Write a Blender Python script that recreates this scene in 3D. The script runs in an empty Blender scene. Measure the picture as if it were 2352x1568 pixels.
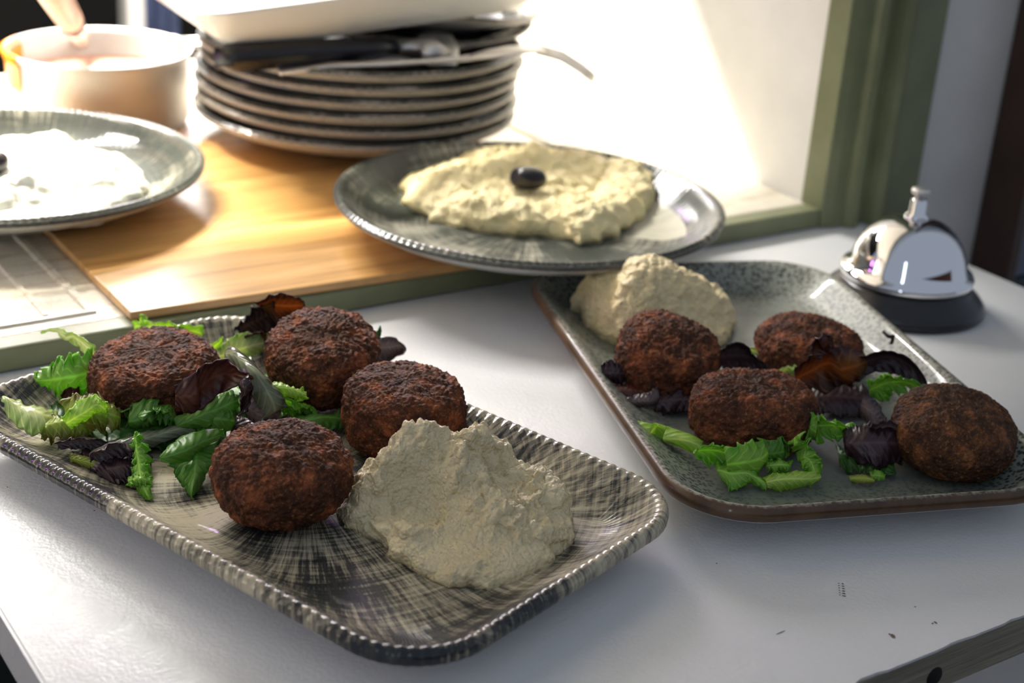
import bpy, bmesh, math, random
import numpy as np
from mathutils import Vector, Matrix, noise
sc = bpy.context.scene
COL = sc.collection

# ------------------------------------------------------------------ camera
FPX = 3523.775                       # focal length in pixels of the 2352 x 1568 frame
CH = 0.28                            # lens height above the shelf top (z = 0)
R3 = np.array([[0.8321983970593393, 0.1689282511949181, -0.5281184278929233],
               [-0.5508232372476771, 0.3610449351255237, -0.7524894126352846],
               [0.0635577630180243, 0.9171203851013415, 0.39351062246362756]])
CO = np.array([0, 0, CH])
cd = bpy.data.cameras.new('camera'); cam = bpy.data.objects.new('camera', cd); COL.objects.link(cam)
M4 = np.eye(4); M4[:3, :3] = R3; M4[:3, 3] = CO
cam.matrix_world = Matrix(M4.tolist())
cd.sensor_width = 36; cd.lens = FPX / 2352 * 36; cd.clip_start = 0.02; cd.clip_end = 50
cd.dof.use_dof = True; cd.dof.focus_distance = 0.555; cd.dof.aperture_fstop = 9.2; cd.dof.aperture_blades = 7
sc.camera = cam

# ------------------------------------------------------------------ light
sc.view_settings.view_transform = 'Standard'; sc.view_settings.look = 'None'
sc.view_settings.gamma = 1; sc.view_settings.use_curve_mapping = False
sc.view_settings.exposure = 0.0
w = bpy.data.worlds.new('room_light'); sc.world = w; w.use_nodes = True
w.node_tree.nodes['Background'].inputs[0].default_value = (0.73, 0.83, 1.0, 1)
w.node_tree.nodes['Background'].inputs[1].default_value = 0.41
def area(name, loc, target, sx, sy, power, col):
    l = bpy.data.lights.new(name, 'AREA'); l.shape = 'RECTANGLE'; l.size = sx; l.size_y = sy
    l.energy = power; l.color = col
    o = bpy.data.objects.new(name, l); COL.objects.link(o); o.location = loc
    o.rotation_euler = (Vector(target) - Vector(loc)).to_track_quat('-Z', 'Y').to_euler()
    return o
# daylight of the kitchen window, tube lamp under the kitchen ceiling, violet insect lamp, violet tube lamp, cool doorway light in the dining room
area('kitchen_window_light', (1.10, 2.78, 0.98), (0.30, 0.6, 0.0), 0.85, 0.60, 42, (1.0, 0.97, 0.91))
pl_ = area('kitchen_panel_light', (0.30, 2.35, 1.52), (0.30, 0.60, 0.0), 1.3, 0.20, 86, (1.0, 0.97, 0.92))
pl_.rotation_euler = (math.radians(-50), 0, 0)
tl = area('kitchen_tube_light', (0.05, 1.86, 1.50), (0.05, 0.80, 0.0), 1.1, 0.05, 215, (1.0, 0.94, 0.82))
tl.rotation_euler = (math.radians(-35), 0, 0)
area('violet_insect_lamp', (0.86, 1.70, 0.55), (0.25, 0.37, 0.0), 0.26, 0.025, 2.0, (0.60, 0.10, 1.0))
area('violet_tube_lamp', (-0.48, 1.20, 0.22), (0.36, 0.86, 0.03), 0.03, 0.16, 0.5, (0.66, 0.10, 1.0))
area('dining_door_light', (-1.1, -0.7, 0.8), (0.35, 0.6, 0.0), 0.10, 0.9, 1.5, (0.80, 0.90, 1.0))

# ------------------------------------------------------------------ helpers
def ray(px, py):
    d = np.array([px - 1176.0, -(py - 784.0), -FPX]); return R3 @ (d / np.linalg.norm(d))
def W(px, py, z=0.0):
    d = ray(px, py); return CO + d * ((z - CH) / d[2])
def WY(px, py, y):
    d = ray(px, py); return CO + d * (y / d[1])
def tag(o, label=None, cat=None, group=None, kind=None):
    if label: o['label'] = label
    if cat: o['category'] = cat
    if group: o['group'] = group
    if kind: o['kind'] = kind
    return o
def mesh(name, v, f, mat, parent=None, smooth=True, uv=None, attr=None):
    me = bpy.data.meshes.new(name)
    me.from_pydata([tuple(map(float, p)) for p in v], [], [tuple(map(int, q)) for q in f])
    if smooth: me.polygons.foreach_set('use_smooth', [True] * len(me.polygons))
    if attr:
        for k, a in attr.items():
            at = me.attributes.new(k, 'FLOAT', 'POINT'); at.data.foreach_set('value', np.asarray(a, dtype=np.float32))
    me.materials.append(mat); me.update()
    o = bpy.data.objects.new(name, me); COL.objects.link(o)
    if parent is not None: o.parent = parent
    return o
def empty(name, loc=(0, 0, 0), rz=0):
    o = bpy.data.objects.new(name, None); COL.objects.link(o); o.location = loc; o.rotation_euler = (0, 0, rz); o.empty_display_size = .02
    return o
def box(name, lo, hi, mat, parent=None, bev=0.0):
    bm = bmesh.new(); bmesh.ops.create_cube(bm, size=1)
    lo = Vector(lo); hi = Vector(hi); c = (lo + hi) / 2; s = hi - lo
    for v in bm.verts: v.co = Vector((v.co.x * s.x, v.co.y * s.y, v.co.z * s.z)) + c
    if bev: bmesh.ops.bevel(bm, geom=bm.edges[:], offset=bev, segments=2, affect='EDGES', profile=.5)
    me = bpy.data.meshes.new(name); bm.to_mesh(me); bm.free(); me.materials.append(mat)
    o = bpy.data.objects.new(name, me); COL.objects.link(o)
    if parent is not None: o.parent = parent
    return o
def lathe(name, prof, mat, parent=None, n=64, loc=(0, 0, 0), attr=None):
    v = []; f = []
    m = len(prof)
    for i in range(n):
        a = 2 * math.pi * i / n
        for r, z in prof: v.append((loc[0] + r * math.cos(a), loc[1] + r * math.sin(a), loc[2] + z))
    for i in range(n):
        j = (i + 1) % n
        for k in range(m - 1): f.append((i * m + k, j * m + k, j * m + k + 1, i * m + k + 1))
    return mesh(name, v, f, mat, parent)
def tube(name, pts, rad, mat, parent=None, n=12, sx=1.0, up=(0, 0, 1)):
    """swept tube with per-point radius; sx widens it sideways"""
    pts = [Vector(p) for p in pts]; v = []; f = []
    if not hasattr(rad, '__len__'): rad = [rad] * len(pts)
    if not hasattr(sx, '__len__'): sx = [sx] * len(pts)
    for i, p in enumerate(pts):
        t = (pts[min(i + 1, len(pts) - 1)] - pts[max(i - 1, 0)]).normalized()
        s = t.cross(Vector(up)); s = s.normalized() if s.length > 1e-6 else Vector((1, 0, 0))
        u = s.cross(t).normalized()
        for k in range(n):
            a = 2 * math.pi * k / n
            v.append(p + s * (math.cos(a) * rad[i] * sx[i]) + u * (math.sin(a) * rad[i]))
    for i in range(len(pts) - 1):
        for k in range(n):
            f.append((i * n + k, i * n + (k + 1) % n, (i + 1) * n + (k + 1) % n, (i + 1) * n + k))
    f.append(tuple(range(n))[::-1]); f.append(tuple((len(pts) - 1) * n + k for k in range(n)))
    return mesh(name, v, f, mat, parent)
def spline(P, n):
    P = np.asarray(P, float); m = len(P)
    if m == 2: return P[0] + np.linspace(0, 1, n)[:, None] * (P[1] - P[0])
    out = []
    for t in np.linspace(0, m - 1, n):
        i = min(int(t), m - 2); s = t - i
        p0 = P[max(i - 1, 0)]; p1 = P[i]; p2 = P[i + 1]; p3 = P[min(i + 2, m - 1)]
        out.append(.5 * ((2 * p1) + (-p0 + p2) * s + (2 * p0 - 5 * p1 + 4 * p2 - p3) * s * s + (-p0 + 3 * p1 - 3 * p2 + p3) * s ** 3))
    return np.array(out)

# ------------------------------------------------------------------ materials
class NT:
    def __init__(s, name):
        s.m = bpy.data.materials.new(name); s.m.use_nodes = True; s.t = s.m.node_tree; s.b = s.t.nodes['Principled BSDF']
        s.out = s.t.nodes['Material Output']
    def n(s, typ, **kw):
        o = s.t.nodes.new('ShaderNode' + typ)
        for k, v in kw.items():
            if k.startswith('i_'):
                key = k[2:]; key = int(key) if key.isdigit() else key
                if isinstance(v, bpy.types.NodeSocket): s.t.links.new(v, o.inputs[key])
                else: o.inputs[key].default_value = v
            else: setattr(o, k, v)
        return o
    def l(s, a, b): s.t.links.new(a, b)
    def set(s, **kw):
        for k, v in kw.items():
            inp = s.b.inputs[k.replace('_', ' ')]
            if isinstance(v, bpy.types.NodeSocket): s.l(v, inp)
            else: inp.default_value = v
    def obj(s): return s.n('TexCoord').outputs['Object']
    def noise(s, vec, scale, detail=4, rough=.55, dist=0):
        o = s.n('TexNoise'); s.l(vec, o.inputs['Vector']); o.inputs['Scale'].default_value = scale
        o.inputs['Detail'].default_value = detail; o.inputs['Roughness'].default_value = rough; o.inputs['Distortion'].default_value = dist
        return o.outputs['Fac']
    def vor(s, vec, scale, out='Distance', feature='F1'):
        o = s.n('TexVoronoi', feature=feature); s.l(vec, o.inputs['Vector']); o.inputs['Scale'].default_value = scale
        return o.outputs[out]
    def ramp(s, fac, stops, interp='LINEAR'):
        o = s.n('ValToRGB'); s.l(fac, o.inputs[0]); cr = o.color_ramp; cr.interpolation = interp
        while len(cr.elements) < len(stops): cr.elements.new(.5)
        for e, (p, c) in zip(cr.elements, stops):
            e.position = p; e.color = (c, c, c, 1) if not hasattr(c, '__len__') else tuple(c) + (1,)
        return o.outputs[0]
    def mix(s, fac, a, b, mode='MIX'):
        o = s.n('Mix', data_type='RGBA', blend_type=mode)
        for sock, v in ((o.inputs[0], fac), (o.inputs[6], a), (o.inputs[7], b)):
            if isinstance(v, bpy.types.NodeSocket): s.l(v, sock)
            elif hasattr(v, '__len__'): sock.default_value = tuple(v) + (1,)
            else: sock.default_value = v
        return o.outputs[2]
    def math(s, op, a, b=0.0, c=0.0):
        o = s.n('Math', operation=op)
        for i, v in enumerate((a, b, c)):
            if isinstance(v, bpy.types.NodeSocket): s.l(v, o.inputs[i])
            else: o.inputs[i].default_value = v
        return o.outputs[0]
    def mapr(s, v, a, b, c=0.0, d=1.0):
        o = s.n('MapRange'); s.l(v, o.inputs[0])
        for i, x in enumerate((a, b, c, d)): o.inputs[i + 1].default_value = x
        return o.outputs[0]
    def scale(s, vec, xyz, rot=(0, 0, 0)):
        o = s.n('Mapping'); s.l(vec, o.inputs[0]); o.inputs['Scale'].default_value = xyz; o.inputs['Rotation'].default_value = rot
        return o.outputs[0]
    def attr(s, name): return s.n('Attribute', attribute_name=name).outputs['Fac']
    def bump(s, h, strength=.3, dist=.001):
        o = s.n('Bump'); s.l(h, o.inputs['Height']); o.inputs['Strength'].default_value = strength; o.inputs['Distance'].default_value = dist
        s.l(o.outputs[0], s.b.inputs['Normal']); return o
def plain(name, col, rough=.5, metal=0.0, spec=.5, var=0.0, vs=60, bump=0.0, bs=300, coat=0.0):
    t = NT(name); ob = t.obj()
    if var:
        nz = t.noise(ob, vs)
        a = tuple(c * (1 - var) for c in col); b = tuple(min(1, c * (1 + var)) for c in col)
        t.set(Base_Color=t.ramp(nz, [(.3, a), (.7, b)]))
    else: t.set(Base_Color=tuple(col) + (1,))
    t.set(Roughness=rough, Metallic=metal)
    t.b.inputs['Specular IOR Level'].default_value = spec
    if coat: t.b.inputs['Coat Weight'].default_value = coat; t.b.inputs['Coat Roughness'].default_value = .05
    if bump: t.bump(t.noise(ob, bs, 3), bump, .001)
    return t.m

def m_falafel(name, warm):
    t = NT(name); ob = t.obj()
    n1 = t.noise(ob, 110, 6, .7); n2 = t.noise(ob, 800, 4, .7); vd = t.vor(ob, 700)
    dark = (.028, .012, .007); mid = (.090 * warm, .031, .015); red = (.30 * warm, .086, .033); och = (.42, .20, .07)
    c = t.ramp(n1, [(.34, dark), (.5, mid), (.66, red)])
    sp = t.ramp(t.math('ADD', n2, t.math('MULTIPLY', n1, .2)), [(.66, 0), (.78, 1)])
    c = t.mix(t.math('MULTIPLY', sp, .55), c, och)
    c = t.mix(t.math('MULTIPLY', t.ramp(vd, [(.55, 0), (.95, 1)]), .3), c, dark)
    t.set(Base_Color=c, Roughness=t.ramp(n2, [(.3, .45), (.7, .8)]))
    t.b.inputs['Specular IOR Level'].default_value = .16
    h = t.math('ADD', t.math('MULTIPLY', vd, -.9), t.math('MULTIPLY', n2, .8))
    t.bump(h, .9, .0008)
    return t.m
M = {}
M['falafel'] = m_falafel('falafel_crust', 1.0)
M['falafel_ochre'] = m_falafel('falafel_crust_ochre', .78)

def m_paste(name, ca, cb, rough, grain, bump):
    t = NT(name); ob = t.obj()
    n1 = t.noise(ob, 70, 5, .6); n2 = t.noise(ob, grain, 4, .65)
    c = t.ramp(n1, [(.3, ca), (.7, cb)])
    c = t.mix(t.ramp(n2, [(.60, 0), (.75, .35)]), c, tuple(x * y for x, y in zip(cb, (1.05, .86, .6))))
    t.set(Base_Color=c, Roughness=rough)
    t.b.inputs['Subsurface Weight'].default_value = .12; t.b.inputs['Subsurface Radius'].default_value = (.004, .003, .0015)
    t.b.inputs['Subsurface Scale'].default_value = .5
    t.bump(t.math('ADD', n2, t.math('MULTIPLY', t.vor(ob, grain * 1.6), -.55)), bump, .0018)
    return t.m
M['hummus_grey'] = m_paste('hummus_coarse', (.70, .59, .36), (.80, .69, .44), .42, 420, .8)
M['hummus_gold'] = m_paste('hummus_golden', (.84, .71, .36), (.92, .80, .46), .5, 330, .7)
M['hummus_pale'] = m_paste('hummus_pale', (.70, .58, .32), (.80, .68, .40), .5, 330, .7)
M['tzatziki'] = m_paste('tzatziki_white', (.80, .80, .70), (.88, .88, .80), .25, 160, .3)

def m_brush(name, cream, dark, seed, glare_patch=None, cover=.52, lip=None):
    """hand-brushed glaze: dark strokes along and across the radius on a cream body"""
    t = NT(name); ob = t.obj()
    sx = t.n('SeparateXYZ'); t.l(ob, sx.inputs[0]); x, y = sx.outputs[0], sx.outputs[1]
    ang = t.math('ARCTAN2', y, x); rad = t.math('SQRT', t.math('ADD', t.math('MULTIPLY', x, x), t.math('MULTIPLY', y, y)))
    def cn(a, b, z=0.0):
        o = t.n('CombineXYZ')
        for i, v in enumerate((a, b, z)):
            if isinstance(v, bpy.types.NodeSocket): t.l(v, o.inputs[i])
            else: o.inputs[i].default_value = v
        return o.outputs[0]
    radial = t.noise(cn(t.math('MULTIPLY', ang, 55), t.math('MULTIPLY', rad, 45), seed), 1.0, 5, .75)
    rings = t.noise(cn(t.math('MULTIPLY', ang, 2.2), t.math('MULTIPLY', rad, 620), seed + 3), 1.0, 4, .7)
    big = t.noise(cn(t.math('MULTIPLY', ang, 2.0), t.math('MULTIPLY', rad, 26), seed + 7), 1.0, 2, .5)
    edge = t.attr('edge')
    rim = t.mapr(edge, .014, .026, 1.0, 0.0)
    s = t.math('ADD', t.math('MULTIPLY', radial, .55), t.math('MULTIPLY', rings, .30))
    s = t.math('ADD', s, t.math('MULTIPLY', big, .55))
    s = t.math('ADD', s, t.math('MULTIPLY', rim, .03))
    k = t.mapr(s, cover + .20 - .075, cover + .20 + .075)
    c = t.mix(k, cream, dark)
    c = t.mix(t.math('MULTIPLY', t.ramp(radial, [(.50, 0), (.7, 1)]), .25), c, tuple(q * .45 for q in cream))
    if glare_patch:   # ragged pale sector in the brush pattern, painting in the reflected bright reveal
        a0, a1, r0 = glare_patch
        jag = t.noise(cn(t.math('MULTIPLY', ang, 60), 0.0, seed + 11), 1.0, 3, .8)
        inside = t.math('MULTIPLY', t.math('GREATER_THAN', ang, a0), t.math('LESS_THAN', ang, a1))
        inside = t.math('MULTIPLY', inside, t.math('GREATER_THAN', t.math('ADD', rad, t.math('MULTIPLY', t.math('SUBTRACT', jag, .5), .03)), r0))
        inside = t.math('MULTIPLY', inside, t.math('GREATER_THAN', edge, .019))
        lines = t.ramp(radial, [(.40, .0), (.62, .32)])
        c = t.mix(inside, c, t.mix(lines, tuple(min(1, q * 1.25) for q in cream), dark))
    # outside of the lip: dark band broken by pale strokes; bare white foot underneath
    if lip: c = t.mix(t.math('LESS_THAN', edge, -.0004), c, t.ramp(radial, [(.35, tuple(q * .6 for q in lip)), (.6, lip)]))
    under = t.math('LESS_THAN', edge, -.0035)
    c = t.mix(under, c, (.62, .62, .60))
    t.set(Base_Color=c, Roughness=.5)
    t.b.inputs['Specular IOR Level'].default_value = .08
    t.l(t.mapr(edge, .010, .022, .65, .10), t.b.inputs['Coat Weight']); t.b.inputs['Coat Roughness'].default_value = .07
    return t.m
M['brush'] = m_brush('brushed_glaze', (.52, .46, .33), (.016, .019, .023), 1.3, None, cover=.505)
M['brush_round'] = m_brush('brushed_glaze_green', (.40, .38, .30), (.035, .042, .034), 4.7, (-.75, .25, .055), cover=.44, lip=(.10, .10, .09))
M['brush_dark'] = m_brush('brushed_glaze_dark', (.36, .33, .28), (.020, .022, .019), 9.1, None, cover=.46, lip=(.42, .37, .31))

def m_reactive():
    t = NT('reactive_glaze'); ob = t.obj(); e = t.attr('edge')
    n1 = t.noise(ob, 45, 5, .65); n2 = t.noise(ob, 420, 4, .7); v = t.vor(ob, 520)
    ee = t.math('ADD', e, t.math('MULTIPLY', t.math('SUBTRACT', n1, .5), .028))
    c = t.ramp(t.mapr(ee, 0.0, .06), [(.06, (.055, .060, .050)), (.22, (.035, .045, .037)), (.40, (.075, .088, .075)), (.62, (.17, .185, .165)), (.9, (.22, .24, .23))])
    sp = t.ramp(t.math('ADD', t.math('MULTIPLY', v, .7), t.math('MULTIPLY', n2, .6)), [(.52, 0), (.68, 1)])
    c = t.mix(t.math('MULTIPLY', sp, t.mapr(e, .004, .035, .75, .06)), c, (.42, .43, .36))
    brown = t.mapr(t.math('ADD', e, t.math('MULTIPLY', t.math('SUBTRACT', n2, .5), .003)), .0010, .0030, 1, 0)
    c = t.mix(brown, c, t.ramp(n1, [(.3, (.045, .022, .010)), (.7, (.12, .062, .025))]))
    c = t.mix(t.math('LESS_THAN', e, -.0035), c, (.62, .62, .60))
    t.set(Base_Color=c, Roughness=.40)
    t.b.inputs['Specular IOR Level'].default_value = .3
    t.b.inputs['Coat Weight'].default_value = .40; t.b.inputs['Coat Roughness'].default_value = .05
    t.bump(n2, .12, .0006)
    return t.m
M['reactive'] = m_reactive()

def m_leaf(name, inner, outer, trans=.35, rough=.35, vein=None, edge=.55):
    t = NT(name); u = t.attr('lu'); v = t.attr('lv'); ob = t.obj()
    vv = t.math('ABSOLUTE', t.math('SUBTRACT', t.math('MULTIPLY', v, 2.0), 1.0))
    nz = t.noise(ob, 160, 4, .6)
    k = t.mapr(t.math('ADD', vv, t.math('MULTIPLY', t.math('SUBTRACT', nz, .5), .9)), edge - .25, edge + .3)
    c = t.mix(k, inner, outer)
    vein = vein or tuple(min(1, q * 1.7 + .03) for q in inner)
    mid = t.mapr(vv, .0, .14, .8, 0.0)
    br = t.n('TexWave', wave_type='BANDS'); cx = t.n('CombineXYZ')
    t.l(t.math('SUBTRACT', u, t.math('MULTIPLY', vv, .22)), cx.inputs[0]); t.l(cx.outputs[0], br.inputs['Vector'])
    br.inputs['Scale'].default_value = 2.6; br.inputs['Distortion'].default_value = 1.2
    side = t.math('MULTIPLY', t.ramp(br.outputs['Fac'], [(.90, 0), (.99, 1)]), .35)
    c = t.mix(t.math('MAXIMUM', mid, side), c, vein)
    t.set(Base_Color=c, Roughness=rough)
    t.bump(t.math('ADD', nz, t.math('MULTIPLY', br.outputs['Fac'], .4)), .35, .0012)
    tr = t.n('BsdfTranslucent'); t.l(t.mix(1.0, c, (1.6, 1.6, 1.2), 'MULTIPLY'), tr.inputs[0])
    mx = t.n('MixShader'); mx.inputs[0].default_value = trans
    t.l(t.b.outputs[0], mx.inputs[1]); t.l(tr.outputs[0], mx.inputs[2]); t.l(mx.outputs[0], t.out.inputs[0])
    return t.m
M['l_frill'] = m_leaf('leaf_fresh_green', (.3, .52, .08), (.17, .42, .03), .4)
M['l_lime'] = m_leaf('leaf_lime', (.46, .6, .16), (.32, .52, .06), .45)
M['l_pale'] = m_leaf('leaf_pale', (.56, .62, .34), (.36, .5, .15), .4, .22)
M['l_green'] = m_leaf('leaf_mid_green', (.13, .31, .045), (.085, .25, .025), .35)
M['l_deep'] = m_leaf('leaf_deep_green', (.05, .15, .022), (.03, .1, .015), .3)
M['l_olive'] = m_leaf('leaf_olive_red_edge', (.36, .45, .07), (.22, .2, .04), .4)
M['l_red'] = m_leaf('leaf_red_brown', (.095, .026, .016), (.055, .010, .012), .25, .34, (.16, .06, .035))
M['l_amber'] = m_leaf('leaf_amber', (.22, .085, .02), (.055, .014, .012), .45, .4)
M['l_purple'] = m_leaf('leaf_dark_purple', (.045, .020, .026), (.022, .007, .012), .2, .34, (.11, .06, .06))
M['l_mauve'] = m_leaf('leaf_mauve_grey', (.16, .115, .115), (.055, .028, .035), .25, .3, (.26, .2, .2))
M['l_grey'] = m_leaf('leaf_grey_green', (.22, .25, .16), (.10, .11, .075), .3, .16)

M['shelf_white'] = None
def m_shelf():
    t = NT('shelf_white_laminate'); ob = t.obj()
    n1 = t.noise(ob, 9, 3); n2 = t.noise(ob, 620, 2, .5); n3 = t.noise(ob, 130, 5, .6)
    c = t.ramp(n1, [(.3, (.67, .67, .66)), (.7, (.73, .73, .73))])
    spk = t.ramp(t.vor(ob, 46), [(.022, 1), (.034, 0)])
    spk = t.math('MULTIPLY', spk, t.ramp(t.noise(ob, 21, 1), [(.58, 0), (.62, 1)]))
    c = t.mix(t.math('MULTIPLY', spk, .8), c, (.10, .08, .06))
    t.set(Base_Color=c, Roughness=t.ramp(n3, [(.3, .28), (.7, .40)]))
    t.b.inputs['Specular IOR Level'].default_value = .6
    t.bump(t.math('ADD', n2, t.math('MULTIPLY', n3, 1.3)), .22, .0010)
    return t.m
M['shelf_white'] = m_shelf()
def m_ply():
    t = NT('raw_ply_edge'); ob = t.obj()
    g = t.noise(t.scale(ob, (14, 14, 420)), 1.0, 4, .7)
    t.set(Base_Color=t.ramp(g, [(.3, (.16, .15, .115)), (.5, (.25, .23, .175)), (.7, (.34, .32, .26))]), Roughness=.8)
    t.bump(g, .6, .001)
    return t.m
M['ply'] = m_ply()
def m_wood():
    t = NT('oiled_oak_board'); ob = t.obj()
    g = t.noise(t.scale(ob, (5, 75, 5), (0, 0, .05)), 1.0, 5, .6, .4); g2 = t.noise(t.scale(ob, (26, 420, 26)), 1.0, 3, .6)
    c = t.ramp(g, [(.28, (.34, .16, .045)), (.5, (.62, .34, .105)), (.72, (.76, .46, .18))])
    c = t.mix(t.ramp(g2, [(.5, 0), (.75, .4)]), c, (.20, .085, .025))
    t.set(Base_Color=c, Roughness=.30)
    t.b.inputs['Specular IOR Level'].default_value = .85
    t.bump(g2, .10, .0006)
    return t.m
M['wood'] = m_wood()
def m_paint():
    t = NT('worn_cream_paint'); ob = t.obj()
    n1 = t.noise(ob, 60, 5, .65); n2 = t.noise(t.scale(ob, (10, 120, 10), (0, 0, 1.2)), 1.0, 5, .7); n3 = t.noise(ob, 500, 2)
    c = t.ramp(n1, [(.3, (.66, .60, .46)), (.7, (.80, .76, .66))])
    wear = t.math('MULTIPLY', t.ramp(n2, [(.55, 0), (.68, 1)]), .75)
    c = t.mix(wear, c, t.ramp(n1, [(.3, (.26, .16, .08)), (.7, (.42, .30, .18))]))
    t.set(Base_Color=c, Roughness=.34)
    t.b.inputs['Coat Weight'].default_value = .6; t.b.inputs['Coat Roughness'].default_value = .22
    t.bump(t.math('ADD', n1, t.math('MULTIPLY', n3, .5)), .5, .0015)
    return t.m
M['paint'] = m_paint()
M['green'] = plain('sage_green_paint', (.185, .200, .105), .42, var=.12, vs=40, bump=.15, bs=180)
M['plaster'] = plain('white_plaster', (.78, .76, .72), .8, var=.05, vs=25, bump=.35, bs=120)
M['black'] = plain('black_plastic', (.012, .012, .015), .28)
M['chrome'] = plain('polished_chrome', (.82, .82, .84), .06, metal=1.0)
M['steel'] = plain('brushed_steel', (.70, .68, .66), .46, metal=1.0, var=.05, vs=80)
M['olive'] = plain('black_olive', (.010, .008, .010), .32, var=.3)
M['dish'] = plain('white_porcelain', (.93, .93, .91), .18)
M['pansteel'] = plain('satin_pan_steel', (.62, .60, .58), .5, metal=.55, var=.05, vs=80)
M['sauce'] = plain('orange_sauce', (.80, .30, .03), .25, var=.2)
M['soup'] = plain('pink_cream_sauce', (.72, .46, .36), .25, var=.06)
M['handle_wood'] = plain('pale_wood_handle', (.66, .40, .26), .4, var=.1)
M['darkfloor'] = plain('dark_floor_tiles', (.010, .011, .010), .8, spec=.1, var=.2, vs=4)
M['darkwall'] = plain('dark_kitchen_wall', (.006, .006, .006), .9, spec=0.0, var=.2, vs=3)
M['blue'] = plain('navy_cloth', (.035, .05, .11), .9, var=.2)
M['brown'] = plain('dark_brown_wood', (.055, .025, .016), .4, var=.2, vs=30)
M['glass'] = plain('smoky_glass', (.030, .040, .055), .12)
M['panelgrey'] = plain('blue_grey_panel', (.12, .15, .20), .5, var=.2, vs=20)
M['hole'] = plain('drilled_hole_dark', (.004, .004, .004), .9)

# ------------------------------------------------------------------ the room: thick wall with the serving hatch
YW, YK = 0.605, 1.04                 # dining face and kitchen face of the wall
XR, XL, ZT = 0.635, -0.55, 0.48      # right reveal, left reveal, underside of the lintel
ZC = 0.011                           # kitchen counter top
ZB = ZC + 0.005                      # top of the wooden board
st = lambda o: tag(o, kind='structure')
st(box('wall_right', (XR, YW, -0.95), (3.0, YK, 1.75), M['plaster']))
st(box('wall_left', (-2.2, YW, -0.95), (XL, YK, 1.75), M['plaster']))
st(box('wall_top', (XL, YW, ZT), (XR, YK, 1.75), M['plaster']))
st(box('wall_below', (XL, YW + .001, -0.95), (XR, YK, -0.03), plain('dark_green_panel', (.030, .040, .034), .5, var=.1)))
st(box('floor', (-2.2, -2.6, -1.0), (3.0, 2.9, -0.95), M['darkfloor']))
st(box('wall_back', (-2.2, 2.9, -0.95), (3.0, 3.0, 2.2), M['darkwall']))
# green painted frame round the hatch
prof = [(.632, YW + .010), (.632, .598), (.6385, .5955), (.6465, .5945), (.6485, .5905), (.652, .5890), (.6555, .5905), (.6565, .5945),
        (.6635, .5945), (.6655, .5880), (.6695, .5860), (.6735, .5880), (.6750, .5930), (.705, .5930), (.708, .5955), (.708, YW + .010)]
def extrude(name, poly, z0, z1, mat):
    n = len(poly); v = [(x, y, z0) for x, y in poly] + [(x, y, z1) for x, y in poly]
    f = [(i, (i + 1) % n, (i + 1) % n + n, i + n) for i in range(n)] + [tuple(range(n))[::-1], tuple(range(n, 2 * n))]
    return mesh(name, v, f, mat, smooth=False)
st(extrude('trim_1', prof, 0.0006, ZT + .076, M['green']))
st(extrude('trim_2', [(XL - (x - .635), y) for x, y in prof][::-1], 0.0006, ZT + .076, M['green']))
st(box('trim_3', (XL, .594, ZT), (.632, YW + .010, ZT + .076), M['green'], bev=.003))
st(box('trim_4', (XL, .5985, 0.0004), (.632, YW + .006, ZC + .0005), M['green'], bev=.0012))
# kitchen window that gives the daylight, and the tube lamp
wn = st(empty('window_1', (1.10, 2.90, 0.98)))
for nm, lo, hi in (('window_frame', (-.60, -.05, -.40), (-.55, -.001, .40)), ('window_frame', (.55, -.05, -.40), (.60, -.001, .40)),
                   ('window_frame', (-.55, -.05, .35), (.55, -.001, .40)), ('window_frame', (-.55, -.05, -.40), (.55, -.001, -.35))):
    box(nm, lo, hi, M['dish'], wn)

# ------------------------------------------------------------------ counter, board, shelf
ct = tag(empty('kitchen_counter', (0, 0, ZC)), 'worn cream painted counter top with mouldings inside the serving hatch', 'counter')
box('counter_top', (XL + .001, YW + .0065, -.04), (XR - .001, YK + .015, 0), M['paint'], ct, .0015)
def ridge(name, a, b, wd, h):
    a = np.array(a + (0,)); b = np.array(b + (0,)); d = (b - a) / np.linalg.norm(b - a); s = np.array([-d[1], d[0], 0])
    v = []
    for p in (a, b):
        for q, z in ((-wd / 2, -.0004), (-wd * .3, h), (wd * .3, h), (wd / 2, -.0004)): v.append(p + s * q + np.array([0, 0, z]))
    return mesh(name, v, [(0, 4, 5, 1), (1, 5, 6, 2), (2, 6, 7, 3), (0, 1, 2, 3), (7, 6, 5, 4)], M['paint'], ct, smooth=False)
ridge('moulding', (.207, .622), (.209, .94), .005, .0014)
ridge('moulding', (.188, .626), (.190, .94), .003, .0010)
ridge('moulding', (XL + .02, .622), (.209, .622), .004, .0012)
ridge('moulding', (.56, .640), (.56, 1.0), .004, .0011)
bd = mesh('serving_board', *(lambda c, z0, z1: ([(x, y, z) for z in (z0, z1) for x, y in c],
      [(3, 2, 1, 0), (4, 5, 6, 7), (0, 1, 5, 4), (1, 2, 6, 5), (2, 3, 7, 6), (3, 0, 4, 7)]))(
      [(.2185, .6035), (.505, .5915), (.515, .862), (.2215, .872)], ZC + .0008, ZB), M['wood'], smooth=False)
b = bd.modifiers.new('bevel', 'BEVEL'); b.width = .0008; b.segments = 2
tag(bd, 'flat oiled wooden board lying on the painted counter under the round plates', 'board')

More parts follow.
